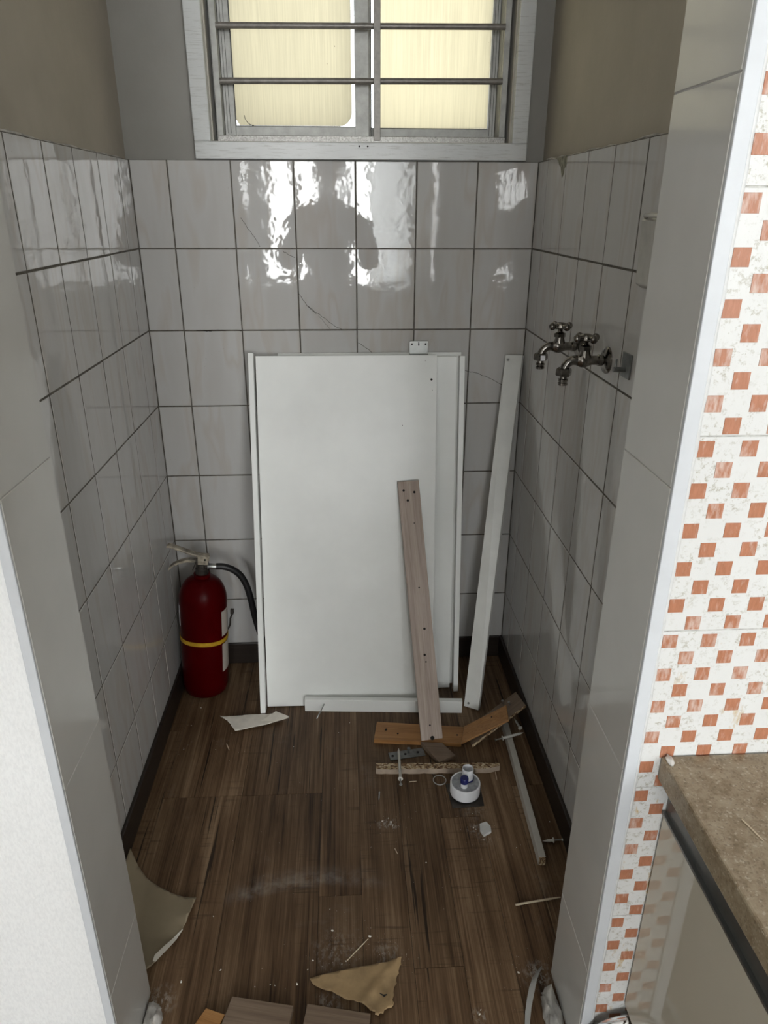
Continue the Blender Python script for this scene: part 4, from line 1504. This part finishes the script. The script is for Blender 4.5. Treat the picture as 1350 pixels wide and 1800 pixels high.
def torn(pts, n=7, amp=0.0018):
    out = []
    for (a, b, tr) in pts:
        d = Vector((b[0] - a[0], b[1] - a[1]))
        nn2 = Vector((-d.y, d.x)).normalized()
        k = n if tr else 1
        for i in range(k):
            t = i / k
            w = random.uniform(-amp, amp) if (tr and i) else 0
            out.append((a[0] + d.x * t + nn2.x * w, a[1] + d.y * t + nn2.y * w))
    return out


# cream folded paper in front of the boards
ol = torn([((0.138, -0.2790), (0.1610, -0.2940), True), ((0.1610, -0.2940), (0.1880, -0.3360), True), ((0.1880, -0.3360), (0.3320, -0.2955), False),
           ((0.3320, -0.2955), (0.2930, -0.2690), False), ((0.2930, -0.2690), (0.2070, -0.2690), False), ((0.2070, -0.2690), (0.138, -0.2790), False)], 6, 0.0015)
pa, _, _ = sheet('cream_paper', ol, PAPER, lambda x, y: 0.001 + 0.016 * max(0, (0.215 - x) / 0.08) ** 2 * 0.8 + 0.005 * max(0.0, math.sin((x - 0.14) * 16)) + (0.010 * max(0, (x - 0.27) / 0.06)), 'cream torn paper lying below the left foot of the boards', 'paper', res=0.006)
fold = MB().add([(0.2555, -0.3020, 0.0080), (0.2930, -0.2690, 0.0130), (0.3320, -0.2955, 0.0150), (0.2960, -0.3065, 0.0110),
                 (0.2555, -0.3020, 0.0088), (0.2930, -0.2690, 0.0138), (0.3320, -0.2955, 0.0158), (0.2960, -0.3065, 0.0118)],
                [(3, 2, 1, 0), (4, 5, 6, 7), (0, 1, 5, 4), (1, 2, 6, 5), (2, 3, 7, 6), (3, 0, 4, 7)])
fold.v = [(a - pa.location.x, b - pa.location.y, c - 0.0008 + 0.002) for a, b, c in fold.v]
obj('folded_corner', fold, PAPER, pa)

# beige card curling up behind the left jamb
random.seed(31)
ol = [(0.0145, -0.7360), (0.0400, -0.7720), (0.0638, -0.7960), (0.0920, -0.8160), (0.1199, -0.8320), (0.150, -0.8460), (0.1790, -0.8560), (0.1700, -0.8930), (0.1620, -0.9190), (0.1500, -0.9480),
      (0.1360, -0.9760), (0.1230, -1.0000), (0.1060, -1.0150), (0.060, -1.0050), (0.020, -0.9700), (0.0110, -0.90)]


def hc(x, y):
    h = 0.001 + 0.028 * max(0, (0.07 - x) / 0.06) ** 1.5
    h += 0.012 * max(0, (x + y * 0 - 0.12) / 0.06) ** 2 * (1 if y > -0.9 else 0.3)
    h += 0.018 * max(0, (-0.935 - y) / 0.08) * max(0, (x - 0.04) / 0.08)
    return h


cd, cx_, cy_ = sheet('beige_card', ol, CARD, hc, 'beige card sheet curling behind the left jamb', 'card', t=0.0009)
mb = MB()
ed = [(0.1620, -0.9190), (0.1540, -0.9400), (0.1440, -0.9610), (0.1330, -0.9800), (0.1270, -0.9920)]
wd_ = [0.0, 0.006, 0.009, 0.010, 0.004]
for (x, y), w in zip(ed, wd_):
    z = hc(x, y)
    mb.v += [(x - cx_ - w, y - cy_ + w * 0.2, z + 0.0016), (x - cx_ + 0.0012, y - cy_ - 0.0005, z + 0.0010), (x - cx_ + 0.0012, y - cy_ - 0.0005, z + 0.0002), (x - cx_ - w, y - cy_ + w * 0.2, z + 0.0002)]
for i in range(4):
    a = 4 * i
    for k in range(4):
        mb.f.append((a + k, a + (k + 1) % 4, a + 4 + (k + 1) % 4, a + 4 + k))
        mb.m.append(0)
mb.f += [(0, 1, 2, 3), (19, 18, 17, 16)]
mb.m += [0, 0]
obj('torn_edge', mb, EDGEWHITE, cd)['label'] = 'white torn edge'

# brown kraft paper
random.seed(44)
ol = torn([((0.4180, -1.0310), (0.5920, -1.0030), False), ((0.5920, -1.0030), (0.5850, -1.0330), True), ((0.5850, -1.0330), (0.5745, -1.0560), True), ((0.5745, -1.0560), (0.5700, -1.0900), True),
           ((0.5700, -1.0900), (0.5430, -1.1060), True), ((0.5430, -1.1060), (0.5270, -1.0930), True), ((0.5270, -1.0930), (0.4770, -1.0690), True), ((0.4770, -1.0690), (0.4160, -1.0380), True)], 7, 0.0022)


def hk_(x, y):
    h = 0.002 + 0.004 * max(0, math.sin((x - 0.40) * 17)) + 0.003 * mnoise.noise(Vector((x * 30, y * 30, 1)))
    r_ = abs((x - 0.545) * 0.75 + (y + 1.05) * -0.65)
    h += 0.005 * max(0, 1 - r_ / 0.012) + (0.005 * max(0, (x - 0.565) / 0.03))
    return max(0.0006, h)


kp, _, _ = sheet('kraft_paper', ol, KRAFT, hk_, 'torn triangular piece of brown kraft paper on the floor', 'paper', res=0.006)
obj('tear', MB().prism([(0.5465 - kp.location.x, -1.0700 - kp.location.y), (0.5535 - kp.location.x, -1.0740 - kp.location.y), (0.5600 - kp.location.x, -1.0730 - kp.location.y), (0.5545 - kp.location.x, -1.0770 - kp.location.y)], 0.010, 0.0125), HOLE, kp)

# offcuts at the threshold
flat_piece('oak_offcut', OAK_BROWN, [(0.2810, -1.0635, 0.0145), (0.3920, -1.0860, 0.0145), (0.3760, -1.1860, 0.0145), (0.2560, -1.1620, 0.0145)], 0.0143,
           'wider grey-brown offcut at the threshold, left of the two', 'offcut', 'wood offcuts on the floor')
flat_piece('oak_offcut', OAK_BROWN, [(0.4170, -1.0840, 0.0145), (0.5290, -1.1065, 0.0145), (0.5150, -1.2050, 0.0145), (0.4000, -1.1820, 0.0145)], 0.0143,
           'grey-brown offcut at the threshold touching the kraft paper', 'offcut', 'wood offcuts on the floor')
flat_piece('amber_offcut', OAK_ORANGE, [(0.2370, -1.0800, 0.0115), (0.2720, -1.0930, 0.0115), (0.2440, -1.1620, 0.0115), (0.2000, -1.1450, 0.0115)], 0.0113,
           'small amber oak offcut at the threshold beside the left jamb', 'offcut', 'wood offcuts on the floor')


# ================================================================== plaster and dust


def mound(name, pts, hmax, mat, label, cat, seed):
    cx, cy = sum(p[0] for p in pts) / len(pts), sum(p[1] for p in pts) / len(pts)
    n = len(pts)
    mb = MB()
    rings = [(1.0, 0.0), (0.86, 0.55), (0.6, 0.85), (0.3, 1.0)]
    for (f, h) in rings:
        for i, p in enumerate(pts):
            q = mnoise.noise(Vector((p[0] * 40 + seed, p[1] * 40, f * 5)))
            mb.v.append(((p[0] - cx) * f, (p[1] - cy) * f, 0.0 if f == 1.0 else max(0.0008, hmax * h * (1 + 0.7 * q))))
    for r_ in range(len(rings) - 1):
        for i in range(n):
            j = (i + 1) % n
            mb.f.append((r_ * n + i, r_ * n + j, (r_ + 1) * n + j, (r_ + 1) * n + i))
    mb.f.append(tuple((len(rings) - 1) * n + i for i in range(n)))
    mb.f.append(tuple(range(n - 1, -1, -1)))
    mb.m = [0] * len(mb.f)
    o = obj(name, mb, mat, loc=(cx, cy, 0.0), smooth=75)
    return tag(o, label, cat)


def densify(pts, k=4, amp=0.0025):
    out = []
    for i, a in enumerate(pts):
        b = pts[(i + 1) % len(pts)]
        for q in range(k):
            t = q / k
            out.append((a[0] + (b[0] - a[0]) * t + random.uniform(-amp, amp), a[1] + (b[1] - a[1]) * t + random.uniform(-amp, amp)))
    return out


random.seed(50)
mound('plaster_lump', densify([(0.1300, -1.0560), (0.1470, -1.0590), (0.1590, -1.0780), (0.1600, -1.1000), (0.1560, -1.13), (0.1520, -1.1600), (0.1300, -1.1600)]), 0.020, PLASTER, 'white plaster lump at the foot of the left jamb', 'plaster', 3)
mound('cement_skirt', densify([(0.8690, -1.0600), (0.8530, -1.0690), (0.8420, -1.0800), (0.8380, -1.1050), (0.8360, -1.1350), (0.8330, -1.170), (0.8690, -1.175)]), 0.020, CEMENT, 'smeared grey cement at the foot of the right jamb', 'cement', 9)
for (x, y, z, r_) in ((0.848, -1.101, 0.017, 0.0035), (0.856, -1.114, 0.021, 0.004), (0.846, -1.076, 0.008, 0.003)):
    pass
# clear film strip curling beside it
mb = MB()
pth = [(0.8530, -1.0330, 0.004, 0.0030), (0.8460, -1.0440, 0.010, 0.0055), (0.8370, -1.0560, 0.015, 0.0065), (0.8270, -1.0730, 0.016, 0.0070), (0.8180, -1.0930, 0.013, 0.0070), (0.8100, -1.1120, 0.008, 0.0060), (0.8040, -1.1320, 0.003, 0.0050), (0.8000, -1.1550, 0.001, 0.004)]
for (x, y, z, w) in pth:
    mb.v += [(x - w - 0.826, y - w * .4 + 1.09, z), (x + w - 0.826, y + w * .4 + 1.09, z + 0.003), (x + w - 0.826, y + w * .4 + 1.09, z + 0.0040), (x - w - 0.826, y - w * .4 + 1.09, z + 0.0010)]
n = len(pth)
for i in range(n - 1):
    a = 4 * i
    for k in range(4):
        mb.f.append((a + k, a + 4 + k, a + 4 + (k + 1) % 4, a + (k + 1) % 4))
        mb.m.append(0)
mb.f += [(0, 1, 2, 3), (4 * n - 1, 4 * n - 2, 4 * n - 3, 4 * n - 4)]
mb.m += [0, 0]
lo_ = min(v[2] for v in mb.v)
tag(obj('film_strip', mb, FILMSTRIP, loc=(0.826, -1.09, -lo_ + 0.0003), smooth=60), 'dusty clear film strip curling beside the right jamb foot', 'film strip')

# crumbs of plaster
random.seed(77)
spots = [(0.2502, -1.0045, 3.0), (0.1804, -1.0224, 4.0), (0.4229, -0.9946, 2.6), (0.4139, -1.012, 2.0), (0.3951, -1.038, 3.0), (0.3544, -1.039, 2.2), (0.4591, -0.9356, 3.6), (0.4858, -0.9991, 2.2), (0.4782, -1.0043, 2.2),
         (0.4539, -0.8875, 1.8), (0.218, -0.8906, 2.0), (0.5332, -0.9515, 4.4), (0.663, -0.7845, 2.8), (0.8095, -1.0382, 3.2), (0.8706, -0.7541, 1.8), (0.9643, -0.6857, 2.4), (0.3179, -1.0392, 2.0), (0.346, -1.037, 2.0),
         (0.7885, -0.6526, 2.4), (0.804, -0.65, 1.8), (0.5735, -0.664, 3.0), (0.593, -0.668, 3.4), (0.588, -0.655, 2.4), (0.596, -0.679, 2.6), (0.783, -0.6950, 3.4), (0.788, -0.6985, 2.6), (0.801, -0.7290, 2.2), (0.7233, -1.1103, 3.0), (0.727, -1.102, 2.2),
         (0.062, -0.300, 2.2), (0.075, -0.225, 3.0), (0.060, -0.395, 2.0), (0.145, -0.40, 1.6), (0.35, -0.40, 1.8), (0.50, -0.31, 1.8), (0.47, -0.35, 1.5), (0.8480, -1.1010, 3.6)]
cm = []
for s_ in range(3):
    bm = bmesh.new()
    bmesh.ops.create_icosphere(bm, subdivisions=1, radius=1.0)
    for v in bm.verts:
        v.co *= random.uniform(0.65, 1.25)
        v.co.z *= 0.7
    lo_ = min(v.co.z for v in bm.verts)
    for v in bm.verts:
        v.co.z -= lo_
    me = bpy.data.meshes.new('plaster_crumb')
    bm.to_mesh(me)
    bm.free()
    me.materials.append(CRUMB)
    cm.append(me)
for i, (x, y, r_) in enumerate(spots):
    if i == len(spots) - 1:
        continue
    o = obj('plaster_crumb', cm[i % 3], CRUMB, loc=(x, y, 0.0002), rot=(0, 0, random.uniform(0, 6)))
    s_ = r_ * 0.00062
    o.scale = (s_ * random.uniform(.8, 1.5), s_ * random.uniform(.7, 1.1), s_)
    marks = [((0.779, -0.59), 'beside the white drain fitting'), ((0.585, -0.668), 'in the powder left of the drain fitting'), ((0.79, -0.70), 'around the clear plastic chip'), ((0.50, -1.02), 'near the brown kraft paper'),
             ((0.15, -0.92), 'near the beige card'), ((0.33, -1.10), 'behind the left threshold offcut'), ((0.07, -0.16), 'in front of the fire extinguisher'), ((0.235, -0.32), 'near the cream paper'),
             ((0.85, -1.09), 'near the cement at the right jamb'), ((0.915, -0.74), 'beside the long grey-white rail'), ((0.50, -0.30), 'in front of the white rail'), ((0.68, -0.80), 'alone on the open floor'), ((0.72, -1.10), 'at the threshold right of the kraft paper')]
    near = min(marks, key=lambda q: (q[0][0] - x) ** 2 + (q[0][1] - y) ** 2)[1]
    tag(o, 'small white plaster crumb on the floor ' + near, 'crumb', 'plaster crumbs on the floor')
# fine grit, too small to count
mb = MB()
for i in range(420):
    c = random.choice([(0.585, -0.668, 0.02), (0.79, -0.70, 0.025), (0.56, -0.985, 0.03), (0.47, -0.98, 0.05), (0.45, -0.85, 0.22), (0.70, -0.85, 0.2), (0.84, -1.05, 0.03), (0.50, -0.60, 0.25), (0.12, -0.35, 0.07)])
    x, y = random.gauss(c[0], c[2]), random.gauss(c[1], c[2])
    if not (0.02 < x < XR - 0.02 and -1.12 < y < -0.28):
        continue
    r_ = random.uniform(0.0002, 0.0006)
    mb.add([(x - r_, y - r_, 0.0002), (x + r_, y - r_ * .6, 0.0002), (x, y + r_, 0.0002), (x, y, 0.0002 + r_ * 1.2)], [(0, 2, 1), (0, 1, 3), (1, 2, 3), (2, 0, 3)])
tag(obj('plaster_grit', mb, CRUMB), 'fine white plaster grit sprinkled over the dark floor', 'grit', kind='stuff')

# ================================================================== the photographer, seen only mirrored in the tiles


def skin_mesh(name, verts, edges, radii, mat, parent, root=0, sub=2):
    me = bpy.data.meshes.new(name)
    me.from_pydata(verts, edges, [])
    me.materials.append(mat)
    o = bpy.data.objects.new(name, me)
    COL.objects.link(o)
    o.parent = parent
    s = o.modifiers.new('skin', 'SKIN')
    s.use_smooth_shade = True
    if not me.skin_vertices:
        bpy.context.view_layer.objects.active = o
    for i, r_ in enumerate(radii):
        sv = me.skin_vertices[0].data[i]
        sv.radius = r_ if isinstance(r_, tuple) else (r_, r_)
        sv.use_root = (i == root)
    ss = o.modifiers.new('smooth', 'SUBSURF')
    ss.levels = ss.render_levels = sub
    return o


PX, PY = 0.43, -2.29
ps = empty('person', (PX, PY, 0))
ps.scale = (0.93, 0.93, 0.93)
tag(ps, 'person in dark clothes photographing, mirrored in the back wall tiles', 'person')
V, E, Rr = [], [], []


def j(p, r_, par=None):
    V.append(p)
    Rr.append(r_)
    if par is not None:
        E.append((par, len(V) - 1))
    return len(V) - 1


hx, hy, hz = (CAM.x + 0.01 - PX) / 0.93, (CAM.y - PY - 0.03) / 0.93, (CAM.z - 0.05) / 0.93      # phone centre in the person's frame
pel = j((0, 0, 0.92), (0.135, 0.095))
sp = j((0, 0.0, 1.08), (0.125, 0.09), pel)
ch = j((0, 0.005, 1.26), (0.145, 0.10), sp)
nb = j((0, -0.005, 1.41), (0.085, 0.07), ch)
nk = j((0, 0.0, 1.475), (0.05, 0.052), nb)
hd0 = j((0, 0.015, 1.54), (0.068, 0.082), nk)
hd1 = j((0, 0.012, 1.62), (0.076, 0.092), hd0)
hd2 = j((0, 0.0, 1.685), (0.055, 0.065), hd1)
for s_ in (-1, 1):
    sh = j((s_ * 0.165, -0.005, 1.385), 0.058, nb)
    el = j((s_ * 0.235, 0.08, 1.12), 0.043, sh)
    wr_ = j((hx + s_ * 0.075, hy - 0.035, hz - 0.03), 0.027, el)
    hn = j((hx + s_ * 0.056, hy - 0.018, hz + 0.01), (0.020, 0.032), wr_)
    hp_ = j((s_ * 0.095, 0.0, 0.86), 0.082, pel)
    kn = j((s_ * 0.105, 0.015, 0.48), 0.055, hp_)
    ank = j((s_ * 0.11, -0.01, 0.09), 0.038, kn)
    ft = j((s_ * 0.12, 0.07, 0.035), (0.034, 0.030), ank)
    j((s_ * 0.125, 0.15, 0.028), (0.036, 0.024), ft)
skin_mesh('body', V, E, Rr, SKIN, ps)
for s_ in (-1, 1):
    for q in range(4):
        z = hz + 0.035 - 0.021 * q
        L_f = (0.0, 0.003, 0.0, -0.006)[q]
        skin_mesh('finger', [(hx + s_ * 0.062, hy - 0.010, z), (hx + s_ * 0.050, hy + 0.016, z + 0.003), (hx + s_ * (0.028 - L_f), hy + 0.020, z + 0.002)], [(0, 1), (1, 2)], [0.0085, 0.008, 0.0065], SKIN, ps, 0, 1)
    skin_mesh('thumb', [(hx + s_ * 0.060, hy - 0.024, hz - 0.010), (hx + s_ * 0.045, hy - 0.030, hz + 0.012), (hx + s_ * 0.024, hy - 0.020, hz + 0.026)], [(0, 1), (1, 2)], [0.011, 0.0095, 0.008], SKIN, ps, 0, 1)
V, E, Rr = [], [], []
a = j((0, 0, 0.90), (0.155, 0.115))
b = j((0, 0, 1.08), (0.145, 0.11), a)
c = j((0, 0.005, 1.26), (0.165, 0.12), b)
d = j((0, -0.005, 1.40), (0.115, 0.09), c)
j((0, -0.003, 1.452), (0.066, 0.064), d)
for s_ in (-1, 1):
    e = j((s_ * 0.175, -0.005, 1.355), 0.088, d)
    f = j((s_ * 0.245, 0.078, 1.115), 0.066, e)
    j((s_ * 0.19, 0.17, 1.185), 0.045, f)
skin_mesh('shirt', V, E, Rr, SHIRT, ps)
V, E, Rr = [], [], []
a = j((0, 0, 0.94), (0.148, 0.108))
for s_ in (-1, 1):
    b = j((s_ * 0.095, 0, 0.84), 0.096, a)
    c = j((s_ * 0.105, 0.012, 0.48), 0.074, b)
    j((s_ * 0.11, -0.008, 0.11), 0.062, c)
skin_mesh('trousers', V, E, Rr, TROUSER, ps)
mb = MB().ball((0, -0.012, 1.655), 0.098, 28, 18, (0.92, 1.05, 0.85))
mb.v = [(x, y, z) if not (y > 0.045 and z < 1.655) else (x, 0.045 + (y - 0.045) * 0.2, max(z, 1.60)) for x, y, z in mb.v]
obj('hair', mb, HAIR, ps, smooth=60)
fc = MB().ball((0, 0.108, 1.605), 0.011, 12, 8, (0.8, 1.1, 1.6))
obj('nose', fc, SKIN, ps, smooth=60)
for s_ in (-1, 1):
    obj('eye', MB().ball((s_ * 0.030, 0.094, 1.622), 0.010, 12, 8, (1.3, 0.6, 0.7)), PHONEM, ps, smooth=60)
    obj('ear', MB().ball((s_ * 0.078, 0.005, 1.605), 0.020, 12, 8, (0.4, 0.8, 1.5)), SKIN, ps, smooth=60)
    obj('slipper', MB().ball((s_ * 0.122, 0.075, 0.020), 0.055, 20, 10, (0.85, 2.3, 0.36)), SHOE, ps, smooth=60)
obj('mouth', MB().ball((0, 0.098, 1.562), 0.018, 14, 8, (1.1, 0.4, 0.3)), plain('lips', (0.32, 0.13, 0.11), 0.5), ps, smooth=60)
ph = obj('phone', MB().box(-0.037, 0.037, -0.0045, 0.0045, -0.078, 0.078), PHONEM, loc=(CAM.x + 0.012, CAM.y - 0.028, CAM.z - 0.055), rot=(math.radians(-23), 0, math.radians(-3)), bevel=0.003)
tag(ph, 'black phone held in both hands by the mirrored photographer', 'phone')
